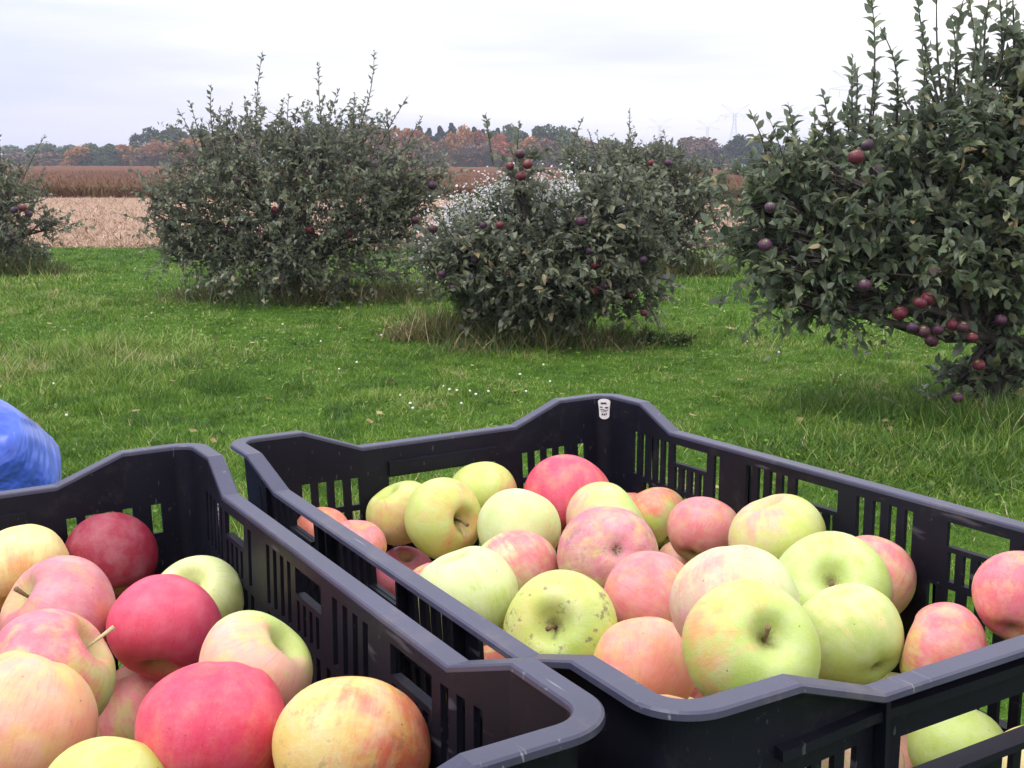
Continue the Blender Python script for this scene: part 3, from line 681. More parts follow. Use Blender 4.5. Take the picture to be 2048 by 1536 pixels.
# ------------------------------------------------------------------ person in the blue jacket, mostly out of frame
def skin_body(name, joints, edges, mats, parent=None, sub=2):
    me = bpy.data.meshes.new(name); me.from_pydata([j[0] for j in joints], edges, [])
    o = link(name, me); m = o.modifiers.new('skin', 'SKIN')
    for i, j in enumerate(joints): me.skin_vertices[0].data[i].radius = (j[1], j[1]) if not isinstance(j[1], tuple) else j[1]
    me.skin_vertices[0].data[0].use_root = True
    m.use_smooth_shade = True; s = o.modifiers.new('sub', 'SUBSURF'); s.levels = sub; s.render_levels = sub
    dg = C.evaluated_depsgraph_get(); ev = o.evaluated_get(dg); nm = bpy.data.meshes.new_from_object(ev); o.modifiers.clear(); o.data = nm
    nm.materials.clear()
    for x in mats: nm.materials.append(x)
    nm.polygons.foreach_set('use_smooth', [True]*len(nm.polygons))
    if parent is not None: o.parent = parent
    return o
def jacketmat():
    m, t, b, o = newmat('blue_nylon'); v = objc(t)
    f = noise(t, v, 6, 4, .6, 1.2); g = noise(t, v, 3.5, 2, .5, 2.0)
    t.links.new(cramp(t, f, [(.3, (.035, .085, .48)), (.7, (.07, .165, .66))]), b.inputs['Base Color'])
    b.inputs['Roughness'].default_value = .38; b.inputs['Sheen Weight'].default_value = .2
    bump(t, b, mth(t, 'ADD', mth(t, 'MULTIPLY', g, 1.0), mth(t, 'MULTIPLY', f, .35)), 1.0, .09); return m
SKIN = simple('skin', (.52, .30, .22), (.60, .36, .27), 12, .55); JEAN = simple('denim', (.03, .04, .08), (.06, .08, .14), 60, .9); HAIR = simple('hair', (.03, .018, .01), (.08, .05, .03), 30, .5)
sh = atY(15, 880, 1.22)               # shoulder joint of the near arm
pr = link('person', None, loc=(sh[0]-.18, sh[1], 0)); tag(pr, 'person in a shiny blue jacket at the left edge behind the left crate', 'person')
def L3(x, y, z): return (x, y, z)
s0 = Vector((.18, 0, sh[2])); hz_ = sh[2]
J = [((0, 0, .80), .12), ((0, 0, .95), .10), ((0, 0, hz_-.10), .12), ((0, 0, hz_+.02), .055), ((0, .005, hz_+.10), .052), ((0, -.012, hz_+.165), (.072, .080)), ((0, .0, hz_+.265), (.088, .105)),
     ((-.14, 0, hz_-.03), .035), ((-.23, .0, hz_-.26), .032), ((-.22, -.12, hz_-.46), .026), ((-.21, -.17, hz_-.52), (.03, .014)),
     ((.15, 0, hz_-.02), .035), ((.15, .0, hz_-.20), .032), ((.105, .08, hz_-.42), .026), ((.10, .11, hz_-.48), (.03, .014)),
     ((-.09, 0, .74), .085), ((-.10, 0, .42), .055), ((-.10, .01, .08), .04), ((-.10, -.12, .03), .035),
     ((.09, 0, .74), .085), ((.10, 0, .42), .055), ((.10, .01, .08), .04), ((.10, -.12, .03), .035)]
Ed = [(0, 1), (1, 2), (2, 3), (3, 4), (4, 5), (5, 6), (2, 7), (7, 8), (8, 9), (9, 10), (2, 11), (11, 12), (12, 13), (13, 14), (0, 15), (15, 16), (16, 17), (17, 18), (0, 19), (19, 20), (20, 21), (21, 22)]
for hx, base, dr in ((10, J[10][0], -1), (14, J[14][0], 1)):
    for q in range(5):
        a = (q-1.7)*.018; ln = (.045, .075, .085, .078, .06)[q]
        p0 = Vector(base)+Vector((a*.9, -.02*(dr < 0)+.02*(dr > 0), -.02 if q else 0)); p1 = p0+Vector((a*.3 - (.025 if q == 0 else 0)*dr, .012*dr, -ln*.55)); p2 = p1+Vector((0, .022*dr, -ln*.4))
        b = len(J); J += [(tuple(p0), .009), (tuple(p1), .008), (tuple(p2), .007)]; Ed += [(hx, b), (b, b+1), (b+1, b+2)]
skin_body('body', J, Ed, [SKIN], pr)
JM = jacketmat()
jk = [((0, 0, .78), (.17, .13)), ((0, 0, .98), (.155, .12)), ((0, 0, hz_-.12), (.17, .12)), ((0, 0, hz_+.05), (.085, .08)),
      ((-.13, 0, hz_-.02), .075), ((-.24, 0, hz_-.27), .066), ((-.225, -.12, hz_-.44), .05),
      ((.10, 0, hz_+.006), .060), ((.160, 0, hz_-.004), .066), ((.186, .0, hz_-.05), .066), ((.148, .0, hz_-.15), .050), ((.11, .06, hz_-.38), .045)]
jko = skin_body('jacket', jk, [(0, 1), (1, 2), (2, 3), (2, 4), (4, 5), (5, 6), (2, 7), (7, 8), (8, 9), (9, 10), (10, 11)], [JM], pr, 4)
for vv in jko.data.vertices:
    x, y, z = vv.co; nn = vv.normal
    a_ = math.sin(38*(z+.55*x-.3*y)+2.2*math.sin(17*x+9*y)); b_ = math.sin(70*(x*.8+z*.5)+3*math.sin(14*z))
    vv.co += nn*(.0045*(1-abs(a_)**.6)*1.6 + .0015*b_)
skin_body('trousers', [((0, 0, .82), (.15, .12)), ((-.09, 0, .72), .10), ((-.10, 0, .42), .075), ((-.10, .01, .1), .065), ((.09, 0, .72), .10), ((.10, 0, .42), .075), ((.10, .01, .1), .065)],
          [(0, 1), (1, 2), (2, 3), (0, 4), (4, 5), (5, 6)], [JEAN], pr)
def blob(name, c, rx, ry, rz, mat, cut=None, nu=24, nv=16):
    V = []; Fs = []
    for j in range(nv+1):
        for i in range(nu):
            th = math.pi*j/nv; q = 2*math.pi*i/nu; x, y, z = math.sin(th)*math.cos(q), math.sin(th)*math.sin(q), math.cos(th)
            if cut and z < cut(x, y): z = cut(x, y)
            V.append((c[0]+rx*x, c[1]+ry*y, c[2]+rz*z))
    for j in range(nv):
        for i in range(nu): Fs.append((j*nu+i, (j+1)*nu+i, (j+1)*nu+(i+1) % nu, j*nu+(i+1) % nu))
    return link(name, mesh(name, V, Fs, [mat], True), pr)
blob('hair', (0, .018, hz_+.245), .086, .098, .105, HAIR, lambda x, y: .25 if y < -.25 else -.75)
EYE = simple('eye', (.02, .02, .02), (.04, .03, .03), 5, .2)
for ex_ in (-.03, .03): blob('eye', (ex_, -.083, hz_+.215), .010, .008, .007, EYE, None, 10, 8)
blob('nose', (0, -.092, hz_+.190), .012, .017, .022, SKIN, None, 12, 8); blob('mouth', (0, -.084, hz_+.150), .022, .008, .006, simple('lips', (.42, .16, .14), (.48, .2, .17), 9, .5), None, 12, 8)
for ex_ in (-.076, .076): blob('ear', (ex_, .0, hz_+.205), .010, .018, .03, SKIN, None, 10, 8)

# ------------------------------------------------------------------ trees
LF_V = np.array([[0, 0, 0], [-.5, .28, .10], [0, .30, 0], [.5, .28, .10], [-.42, .66, .02], [0, .66, -.06], [.42, .66, .02], [0, 1.0, -.22]], float)
LF_T = np.array([[0, 2, 1], [0, 3, 2], [1, 2, 5], [1, 5, 4], [2, 3, 6], [2, 6, 5], [4, 5, 7], [5, 6, 7]])
LS_V = np.array([[0, 0, 0], [-.5, .45, .08], [0, .5, -.03], [.5, .45, .08], [0, 1, -.18]], float)
LS_T = np.array([[0, 2, 1], [0, 3, 2], [1, 2, 4], [2, 3, 4]])
def leaves(P, D, ln, wd, hi, r):
    n = len(P); D = unit(D); ref = unit(r.normal(0, .5, (n, 3)) + np.array([0, 0, 1.0]))
    X = unit(np.cross(D, ref)); Z = unit(np.cross(X, D)); M = np.stack([X, D, Z], 1)
    return instance(LF_V if hi else LS_V, LF_T if hi else LS_T, P, M, np.stack([wd, ln, ln*r.uniform(.1, 2.4, n)], -1))
def orchard_tree(name, label, group, base, Y, blobs, shoots, ntw, leaf_len, hi, fruit, seed, trunk_r=.06, fdep=.6, up=.55, shell=.55, drop=1.0):
    r = np.random.default_rng(seed); root = link(name, None, loc=tuple(base)); tag(root, label, 'tree', group)
    bx, by, bz = base; B3 = np.array(base); s = Y/F
    bl = []
    for (px, py, rx, ry) in blobs:
        c = atY(px, py, Y) - B3; bl.append((c, np.array([rx*s, rx*s*.75, ry*s])))
    vol = np.array([b[1][0]*b[1][2] for b in bl]); pick = r.choice(len(bl), ntw, p=vol/vol.sum())
    d = unit(r.normal(0, 1, (ntw, 3))); rad = r.random(ntw)**(shell)
    Cn = np.array([b[0] for b in bl])[pick]; Rr = np.array([b[1] for b in bl])[pick]
    # front/back offset so that the crown is a volume
    Q = Cn + d*Rr*rad[:, None]
    keep = Q[:, 2] > .04; Q = Q[keep]; d = d[keep]; Rr = Rr[keep]; n = len(Q)
    tw = unit(d*.8 + r.normal(0, .45, (n, 3)) + np.array([0, 0, up])); tl = r.uniform(.14, .36, n)*drop
    LP = []; LD = []; LL = []; rn = []; wood = MB()
    k = 12; f = np.linspace(.12, 1.0, k)
    for j in range(k):
        p = Q + tw*(tl*f[j])[:, None] + np.array([0, 0, -.06])*(f[j]**2)
        side = unit(r.normal(0, 1, (n, 3))); dr = tw*.55 + side*.9 + np.array([0, 0, .12 if j < k-2 else .5])
        LP.append(p); LD.append(dr); LL.append(leaf_len*r.uniform(.5, 1.2, n)*(1-.25*(f[j] > .9))); 
        rn.append(np.clip(r.normal(.45, .20, n) + .22*(r.random(n) < .12) + .25*(r.random(n) < .05), 0, 1))
    # twigs as thin triangles tubes
    for i in range(0, n, 1 if hi else 2): wood.add(*tube([Q[i], Q[i]+tw[i]*tl[i]*.5+np.array([0, 0, -.01]), Q[i]+tw[i]*tl[i]+np.array([0, 0, -.05])], [.004, .003, .0015], 3, False))
    # limbs
    fork = np.array([0, 0, max(.25, .22*max(b[0][2] for b in bl))]); limb = MB()
    for c, R3 in bl:
        for q in range(3):
            e = c + r.normal(0, .35, 3)*R3; mid = fork*.5+e*.5+r.normal(0, .08, 3)+np.array([0, 0, .05])
            pts = [fork + r.normal(0, .015, 3), fork*.75+e*.25+r.normal(0, .05, 3), mid, fork*.2+e*.8+r.normal(0, .06, 3), e]
            limb.tube(pts, [trunk_r*.55, trunk_r*.42, trunk_r*.3, trunk_r*.2, trunk_r*.1], 6)
            near = np.argsort(np.linalg.norm(Q-e, axis=1))[:(16 if hi else 9)]
            for i in near: limb.add(*tube([pts[3], (pts[3]+Q[i])/2+r.normal(0, .03, 3), Q[i]], [trunk_r*.14, trunk_r*.1, .003], 4, False))
    for (px, py, x0, y0) in shoots:
        px += r.uniform(-16, 16); x0 += r.uniform(-22, 22)
        top = atY(px, py, Y) - B3 + np.array([0, r.uniform(-.2, .2)*Rr[0, 0], 0]); bot = atY(x0, y0, Y) - B3; bot[1] = top[1]
        ln = np.linalg.norm(top-bot); mid = (top+bot)/2 + r.normal(0, .07*ln, 3); t_ = np.linspace(0, 1, 9)
        pts = [(1-t)**2*bot+2*t*(1-t)*mid+t*t*top for t in t_]; limb.add(*tube(pts, np.linspace(.008, .0022, 9), 4, False))
        nl = int(ln/.030)+5
        for q in range(nl):
            if q > 3 and r.random() < .22: continue
            t = 1-((q+r.uniform(-.4, .4)*(q > 0))/nl)**1.15*.98; p = (1-t)**2*bot+2*t*(1-t)*mid+t*t*top; tan = unit(top-bot); a = q*2.4+r.normal(0, .5)
            sd = np.array([math.cos(a), math.sin(a)*.8, 0]); LP.append(p[None]); LD.append((tan*.85+sd*.8)[None] if q else tan[None]); LL.append(np.array([leaf_len*r.uniform(.55, 1.1)*(.6+.4*min(1, q/5))])); rn.append(np.array([r.uniform(.3, .75)]))
    LP, LD, LL, rn = map(np.concatenate, (LP, LD, LL, rn)); wdt = LL*r.uniform(.44, .6, len(LL))
    V, T = leaves(LP, LD, LL, wdt, hi, r)
    link('foliage', fast_mesh('foliage', V, T, [LEAF if hi and fdep > .5 else LEAFG], np.repeat(rn, len(LF_V) if hi else len(LS_V)), smooth=True), root)
    limb.V += []; b = len(limb.V); limb.V += wood.V; limb.F += [tuple(i+b for i in ff) for ff in wood.F]; limb.mi += wood.mi
    limb.build('branches', [BARK], root, True)
    tb = MB(); tb.tube([(0, 0, -.05), (.01, .0, .05), (.02, .01, fork[2]*.5), tuple(fork+np.array([0, 0, .05]))], [trunk_r*1.5, trunk_r*1.1, trunk_r*.95, trunk_r*.8], 9); tb.build('trunk', [BARK], root, True)
    fm = apple_mesh(seed+500, .88, nu=18, nv=12)
    for i, (px, py, dd) in enumerate(fruit):
        Yf = Y - fdep*r.uniform(.75, 1.15); P = atY(px, py, Yf) - B3; rad = dd/2/F*Yf
        c = [(.05, .008, .020), (.06, .012, .038), (.11, .009, .020), (.04, .013, .033)][int(r.integers(4))]
        o = make_apple(P, rad, Vector((r.normal(0, .3), r.normal(0, .3), 1)), c, (.09, .025, .05), c, Vector((0, -.3, 1)), .5, me=fm, seed=int(r.integers(900)), parent=root)
        o['wax'] = .03
        if dd > 18: add_stem(o, .88, .6)
    return root
GRP = 'apple trees of the orchard'
b5 = ground(1985, 822); b3 = ground(1075, 690); b2 = ground(600, 600); b1 = ground(-30, 548); b4 = ground(1350, 548)
orchard_tree('apple_tree', 'nearest apple tree at the right edge, red apples low by its trunk', GRP, b5, b5[1],
    [(1970,360,220,160),(1720,400,180,100),(1840,300,120,70),(2100,230,100,150),(1625,470,130,95),(1850,520,230,95),(1610,360,90,50),(1530,420,70,60),(1560,510,90,55),(1625,600,110,45),(1500,400,40,50),(2080,130,60,80),(1965,190,45,45),(1660,590,130,45),(2090,480,200,190),(1975,745,60,70),(1935,775,45,35),(2000,640,80,60)],
    [(1757,-10,1740,300),(1832,-5,1890,260),(1925,-20,1930,200),(1985,-60,1990,150),(2035,-50,2030,150),(1522,232,1530,350),(1590,262,1600,370),(1652,192,1670,330),(1760,150,1745,300),(1700,230,1705,330),(1800,180,1800,280),(1865,60,1870,220),(1580,210,1585,300),(1780,60,1800,280),(1720,150,1715,300),(1900,40,1900,220),(1950,-20,1955,200),(2010,-60,2005,150),(1870,-40,1860,200),(1845,90,1860,260),(1935,60,1925,220),(1975,20,1980,200),(1890,110,1885,260),(1690,120,1700,300),(1620,230,1630,350),(2020,-20,2000,160)],
    1560, .084, True, [(1752,342,30),(1735,290,25),(1712,314,32),(1800,627,31),(1858,597,32),(1840,606,28),(1846,663,28),(1863,682,28),(1825,655,25),(1905,650,27),(1925,654,27),(1730,570,26),(1958,730,25),(1915,795,24),(1530,490,28),(1541,415,24),(1866,545,24),(2002,640,24),(1945,675,22),(1875,660,24)], 51, .07, .56, up=.4)
orchard_tree('apple_tree', 'middle apple tree, low and ragged, with dry stalks round its base', GRP, b3, b3[1],
    [(1080,535,195,65),(950,500,90,40),(1200,500,125,60),(1080,595,110,55),(1235,425,90,60),(1042,365,24,50),(1275,570,40,60),(900,520,50,22)],
    [(985,235,1000,330),(1042,245,1045,330),(1160,400,1150,480),(1236,340,1230,430)],
    1150, .078, True, [(1040,308,21),(1055,328,21),(1042,352,22),(1020,332,17),(1162,443,23),(866,458,20),(883,548,17),(907,575,14),(945,553,20),(1014,548,17),(1190,530,21),(1207,524,21),(1210,570,23),(1190,582,21),(1226,572,21),(1286,520,18),(1262,590,15),(1288,626,15),(1075,602,18),(1000,450,17),(967,450,15),(1180,502,18),(1070,622,20),(950,520,18),(1100,560,16)], 53, .05, .34, up=.35)
orchard_tree('apple_tree', 'big round apple tree left of centre with tall thin shoots on top', GRP, b2, b2[1],
    [(590,400,210,130),(430,340,100,75),(700,345,140,85),(420,440,110,65),(345,400,50,25),(600,500,240,70),(590,545,210,38),(780,440,80,80),(410,500,80,45),(500,290,90,50),(650,290,110,50),(820,360,50,50),(300,400,28,22),(310,450,22,26),(345,500,40,30),(850,400,40,40)],
    [(530,108,505,290),(655,128,660,290),(752,104,715,280),(430,176,450,300),(392,205,425,300),(352,222,390,300),(480,212,480,300),(590,188,580,290),(700,200,690,290),(800,193,770,290),(850,236,810,300),(622,225,630,300),(560,200,560,290),(735,200,730,280),(680,180,665,290),(515,190,500,290),(770,220,760,290),(640,200,640,290),(470,240,470,300)],
    2300, .074, False, [(865,371,20),(830,440,17),(700,322,14),(560,345,14),(640,380,14),(480,360,13),(550,420,15),(620,460,16),(700,470,14),(520,470,13),(450,460,13),(600,520,15),(760,400,14),(665,430,14),(470,405,13),(720,510,15),(560,520,13),(690,560,15),(740,545,14),(400,455,12)], 55, .06, .42, up=.3, drop=1.25)
orchard_tree('apple_tree', 'apple tree cut off by the left edge with a thin branch reaching right', GRP, b1, b1[1],
    [(-30,430,120,100),(10,380,70,50),(50,460,60,45),(115,450,35,12),(-10,500,90,40),(-60,350,80,60)],
    [(80,272,60,360),(0,268,-5,340),(-40,250,-40,340)], 650, .078, False, [(45,415,17),(28,420,16),(58,428,15),(20,470,13)], 57, .055, .8, up=.35)
orchard_tree('apple_tree', 'smaller apple tree right behind the middle one with wispy shoots', GRP, b4, b4[1],
    [(1330,400,110,90),(1230,350,90,50),(1400,380,55,45),(1350,480,80,50),(1170,320,60,30),(1290,330,80,40)],
    [(1255,220,1245,330),(1150,238,1165,310),(1192,262,1190,320),(1300,290,1295,340),(1330,262,1330,350),(1352,290,1350,350),(1218,275,1215,330)],
    1100, .078, False, [(1290,394,19),(1316,396,19),(1336,326,15),(1302,326,14),(1345,500,14),(1230,390,14)], 59, .05, .7, up=.35)
b6 = ground(1545, 520)
orchard_tree('apple_tree', 'small apple tree mostly hidden behind the nearest one', GRP, b6, b6[1], [(1560,440,90,55),(1500,460,50,40),(1640,430,80,70)], [], 300, .08, False, [], 61)

# long rough grass and weeds round the trunks
def tuft(name, label, cx, cy, rx, ry, n, h, seed, dry=.5, cat='grass', mat=None, lean=.7, lo=0., hi=.5):
    r = np.random.default_rng(seed); k = max(4, n//170); a = r.uniform(0, 6.28, k); q = np.abs(r.normal(0, .55, k)); X0 = cx+rx*q*np.cos(a); Y0 = cy+ry*q*np.sin(a); hk = r.uniform(.45, 1.2, k)*np.exp(-.45*q); dk = np.clip(r.normal(dry, .3, k), 0, 1)
    pk = r.integers(k, size=n); sp = .05+.10*min(1, rx); x = X0[pk]+r.normal(0, sp, n); y = Y0[pk]+r.normal(0, sp, n)
    H = h*r.uniform(.3, 1.15, n)*hk[pk]; V, T = blades(np.stack([x, y, np.zeros(n)], -1), H, r.uniform(.0035, .008, n)*(1+cy/22), np.full(n, lean), seed)
    rn = np.clip(np.where(r.random(n) < dk[pk]*(dry > 0), r.uniform(.5, 1, n), r.uniform(lo, hi, n)), 0, 1)
    tag(link(name, fast_mesh(name, V, T, [mat or WEEDM], np.repeat(rn, 5))), label, cat, kind='stuff')
tuft('rough_grass', 'long dry grass round the foot of the middle apple tree', b3[0]-.05, b3[1]+.1, 1.0, .45, 5200, .38, 71, .42, lo=.1, hi=.5)
tuft('rough_grass', 'tan seed stalks and weeds left of the middle apple tree', b3[0]-.75, b3[1]+.35, .55, .4, 2600, .42, 87, .5, lo=.1, hi=.5)
tuft('rough_grass', 'dark long grass and weeds under the big round tree', b2[0], b2[1]+.1, 1.8, .6, 8200, .42, 72, .5)
tuft('rough_grass', 'tangled long grass under the nearest apple tree', b5[0]-.1, b5[1]-.6, 1.1, .9, 9500, .24, 73, .10, mat=GRASSM, lo=.0, hi=.25)  # shade beneath the tree painted in as darker blade colours
tuft('rough_grass', 'rough grass at the foot of the left edge tree', b1[0]+.2, b1[1], 1.4, .5, 3800, .4, 74, .4)
tuft('rough_grass', 'rough grass at the foot of the small tree behind the middle one', b4[0], b4[1], 1.2, .5, 3000, .4, 75, .4)
q = ground(1880, 940); tuft('rough_grass', 'matted tall grass beside the right crate, with tan stalks', q[0]+.1, q[1]+.1, 1.2, .6, 9500, .15, 76, .14, mat=GRASSM, lean=.9, lo=.0, hi=.42)
q = ground(440, 772); tuft('grass_clump', 'dark lush grass clump on the lawn behind the left crate', q[0], q[1], .30, .18, 1900, .13, 77, .0, mat=GRASSM, lean=.35, lo=.05, hi=.4)
q = ground(230, 700); tuft('grass_clump', 'flattened pale grass swath on the lawn at left', q[0], q[1], 1.0, .42, 6500, .17, 78, .12, mat=GRASSM, lean=1.1, lo=.3, hi=.9)

# asters
def asters(label, cx, cy, rx, ry, n, h, seed, nf, lo=.52):
    r = np.random.default_rng(seed); root = link('aster_clump', None, loc=(cx, cy, 0)); tag(root, label, 'wildflowers', 'white aster clumps')
    x = r.uniform(-1, 1, n)*rx; y = r.normal(0, .4, n)*ry; top = h*(1-.25*np.abs(x/rx)**2)*r.uniform(lo, 1.02, n)
    mb = MB(); FP_ = []; LPp = []; LDd = []
    for i in range(n):
        t = np.array([x[i]*1.12+r.normal(0, .04), y[i]+r.normal(0, .04), top[i]]); b = np.array([x[i]*.7, y[i]*.6, 0])
        mb.add(*tube([b, (t+b)/2+np.array([0, 0, .04]), t], [.004, .003, .0015], 3, False))
        for q in range(nf):
            FP_.append(t + r.normal(0, 1, 3)*np.array([.06, .06, .07]) - np.array([0, 0, .05]))
        for q in range(34):
            s_ = r.uniform(.25, 1); LPp.append(b*(1-s_)+t*s_); LDd.append(r.normal(0, .6, 3)+np.array([0, 0, .5]))
    mb.build('stems', [WEEDM], root)
    LPp = np.array(LPp); ln = r.uniform(.035, .08, len(LPp)); V, T = leaves(LPp, np.array(LDd), ln, ln*.25, False, r); link('foliage', fast_mesh('foliage', V, T, [WEEDM], np.repeat(r.uniform(.1, .5, len(LPp)), 5)), root)
    FP_ = np.array(FP_); m = len(FP_); k = 7; an = np.arange(k)*2*np.pi/k
    tv = np.vstack([[0, 0, 0], np.stack([np.cos(an), np.sin(an), .25*np.ones(k)], -1)]); tt = np.array([[0, 1+i, 1+(i+1) % k] for i in range(k)])
    Z = unit(r.normal(0, .6, (m, 3))+np.array([0, -.3, .8])); X = unit(np.cross(Z, r.normal(0, 1, (m, 3)))); M = np.stack([X, np.cross(Z, X), Z], 1); S = np.repeat(r.uniform(.006, .0125, m)[:, None], 3, 1)
    V, T = instance(tv, tt, FP_, M, S); fl = link('flowers', fast_mesh('flowers', V, T, [PETAL], np.repeat(r.random(m), k+1)), root); fl['kind'] = 'stuff'
q = atY(1050, 500, 10.6); asters('big bank of white asters behind the middle apple tree', q[0]-.02, 9.95, .70, .42, 520, 1.36, 81, 14)
q = atY(1030, 500, 9.35); asters('white asters poking through the top of the middle tree', q[0]+.08, 9.6, .66, .34, 420, 1.36, 86, 15, .74)
q = atY(1130, 500, 10.2); asters('taller white asters right of the big bank', q[0], 9.9, .26, .3, 120, 1.46, 82, 13)
q = ground(990, 655); asters('few small white asters low at the left foot of the middle tree', q[0], q[1]+.1, .16, .1, 12, .32, 83, 5)
q = ground(65, 535); asters('low white asters under the tree cut off by the left edge', q[0], q[1], .25, .15, 26, .32, 84, 6)
q = ground(1300, 690); asters('tiny white asters on the grass right of the middle tree', q[0], q[1], .35, .2, 24, .10, 85, 3)
# clover heads on the lawn
CLV = simple('clover_head', (.62, .60, .50), (.8, .78, .70), 60, .8); CLS = simple('clover_stalk', (.04, .12, .02), (.08, .2, .03), 10, .7)
def ballmesh():
    V = []; Fs = []; nu, nv = 8, 6
    for j in range(nv+1):
        for i in range(nu):
            th = math.pi*j/nv; q = 2*math.pi*i/nu; rr = 1+.12*((i+j) % 2); V.append((rr*math.sin(th)*math.cos(q), rr*math.sin(th)*math.sin(q), .85*rr*math.cos(th)))
    for j in range(nv):
        for i in range(nu): Fs.append((j*nu+i, (j+1)*nu+i, (j+1)*nu+(i+1) % nu, j*nu+(i+1) % nu))
    return mesh('head', [(x*.010, y*.010, z*.010+.095) for x, y, z in V], Fs, [CLV])
hm = ballmesh(); V, Fs = tube([(0, 0, 0), (.004, 0, .05), (0, 0, .09)], [.0015, .0012, .001], 4); sm = mesh('stalk', V, Fs, [CLS])
CP_ = [(895,797),(905,801),(918,800),(942,798),(952,802),(975,806),(1048,803),(815,825),(818,832),(930,832),(806,812),(112,785),(136,848),(270,550),(398,603),(1082,746),(1093,778),(1048,760),(720,745),(683,756),(1682,766),(1848,790),(640,702),(300,640),(560,660),(755,680),(1455,640),(1500,700),(1560,720),(905,640)]
for i, (px, py) in enumerate(CP_):
    g = ground(px+((i*53) % 17-8), py+((i*29) % 13-2)); o = link('clover_flower', None, loc=tuple(g)); h_ = link('head', hm, o); s_ = link('stalk', sm, o); kq = .65+.35*((i*37) % 10)/10; o.scale = (kq, kq, .8)
    tag(o, 'tiny white clover flower head standing in the mown lawn', 'flower', 'white clover flowers in the lawn')

# ------------------------------------------------------------------ distant trees
def crown_proto(seed, n, conif=False):
    r = np.random.default_rng(seed)
    if conif:
        h = r.random(n)**.8; rad = (1-h)*.95+.03; a = r.uniform(0, 6.28, n); q = rad*np.sqrt(r.uniform(.3, 1, n))*(.75+.35*np.sin(h*26+a))
        P = np.stack([q*np.cos(a)*.5, q*np.sin(a)*.5, h], -1)
    else:
        k = 13; c = np.stack([r.normal(0, .23, k), r.normal(0, .23, k), r.uniform(.14, .80, k)], -1); rr = r.uniform(.15, .27, k); pk = r.integers(k, size=n)
        P = c[pk] + unit(r.normal(0, 1, (n, 3)))*(rr[pk]*r.uniform(.55, 1.05, n))[:, None]; P[:, 2] = np.maximum(P[:, 2], .04); P[:, 2] /= max(P[:, 2].max(), .1)
    Dd = unit(r.normal(0, 1, (n, 3))); X = unit(np.cross(Dd, r.normal(0, 1, (n, 3)))); M = np.stack([X, np.cross(Dd, X), Dd], 1)
    tv = np.array([[-.5, -.4, 0], [.5, -.45, .1], [.45, .5, 0], [-.4, .5, .1]]); tt = np.array([[0, 1, 2], [0, 2, 3]])
    V, T = instance(tv, tt, P, M, np.repeat(r.uniform(.03, .075, n)[:, None], 3, 1))
    return fast_mesh('crown', V, T, [FAR], np.repeat(np.clip(.5*P[:, 2]*0+r.random(n), 0, 1), 4))
PRO = [crown_proto(300+i, 4200) for i in range(5)]; CON = [crown_proto(320+i, 1800, True) for i in range(2)]
V, Fs = tube([(0, 0, 0), (.01, 0, .25), (0, .01, .6)], [.03, .024, .012], 7); TRK = mesh('trunk', V, Fs, [BARK], True)
KC = {'o': ((.27, .12, .035), (.42, .20, .06), 'orange'), 'r': ((.24, .075, .04), (.36, .12, .05), 'rusty red'), 'b': ((.17, .09, .05), (.26, .15, .07), 'brown'), 'g': ((.045, .075, .035), (.09, .13, .05), 'green'),
      'd': ((.022, .042, .028), (.045, .075, .042), 'dark green'), 'p': ((.10, .13, .08), (.16, .20, .11), 'pale green'), 'm': ((.12, .075, .06), (.17, .11, .08), 'dull brown'), 'c': ((.018, .036, .03), (.036, .062, .045), 'dark evergreen')}
WHERE = [(260, 'at far left'), (420, 'left of the big apple tree'), (860, 'behind the big apple tree'), (1060, 'left of the asters'), (1210, 'above the asters'), (1480, 'right of the asters'), (2300, 'behind the nearest apple tree')]
def wh(px):
    for a, b in WHERE:
        if px < a: return b
TR = [(18,292,62,'p',330),(62,286,60,'p',330),(100,290,56,'p',330),(128,294,50,'g',320),(38,306,60,'m',300),(92,306,60,'b',300),
(150,293,54,'o',262),(186,289,48,'g',262),(216,288,54,'m',270),(212,300,46,'g',258),(244,290,50,'o',262),(270,284,46,'g',264),(298,286,54,'b',262),(330,280,54,'b',262),(358,284,54,'r',258),
(298,256,56,'d',300),(326,252,50,'d',300),(352,256,50,'d',302),(376,260,46,'d',300),(392,276,60,'o',264),(425,268,60,'b',264),(458,266,60,'r',262),(500,262,60,'b',264),(540,258,60,'g',266),(585,258,60,'b',262),(625,246,70,'d',290),(668,252,64,'m',266),(705,248,64,'o',264),(745,250,60,'b',264),(785,256,58,'o',262),(830,262,60,'r',260),(865,276,50,'b',258),
(812,250,34,'c',290),(838,246,34,'c',292),(858,250,32,'c',290),(880,246,34,'c',292),(903,240,36,'c',294),(948,248,34,'c',292),(966,252,32,'c',290),(995,250,32,'c',292),
(926,252,46,'o',262),(908,288,40,'b',256),(968,286,50,'m',256),(986,262,46,'r',264),(1008,284,54,'r',257),(1018,250,56,'g',280),(1050,256,50,'d',284),(1068,274,50,'o',262),(1085,286,50,'b',258),(1095,252,64,'g',282),(1126,254,56,'g',284),(1118,280,54,'m',262),(1150,272,54,'g',270),(1180,282,52,'b',262),(1212,280,56,'g',272),(1245,290,52,'m',262),(1280,288,54,'g',270),(1312,292,50,'b',262),(1345,288,60,'m',266),
(1376,276,76,'m',300),(1412,276,76,'m',300),(1395,280,80,'m',292),(1452,290,44,'g',300),(1490,272,56,'d',285),(1522,286,54,'d',290),(1565,292,56,'g',300),(1610,290,60,'g',300),(1660,286,60,'m',300),(1720,290,64,'g',300),(1780,286,64,'b',300),(1850,290,66,'g',300),(1920,286,66,'d',300),(1990,290,66,'g',300),(2060,288,66,'g',300),
(1432,318,40,'d',246),(1455,322,34,'m',245),(1385,322,34,'g',246),(1500,312,50,'d',250)]
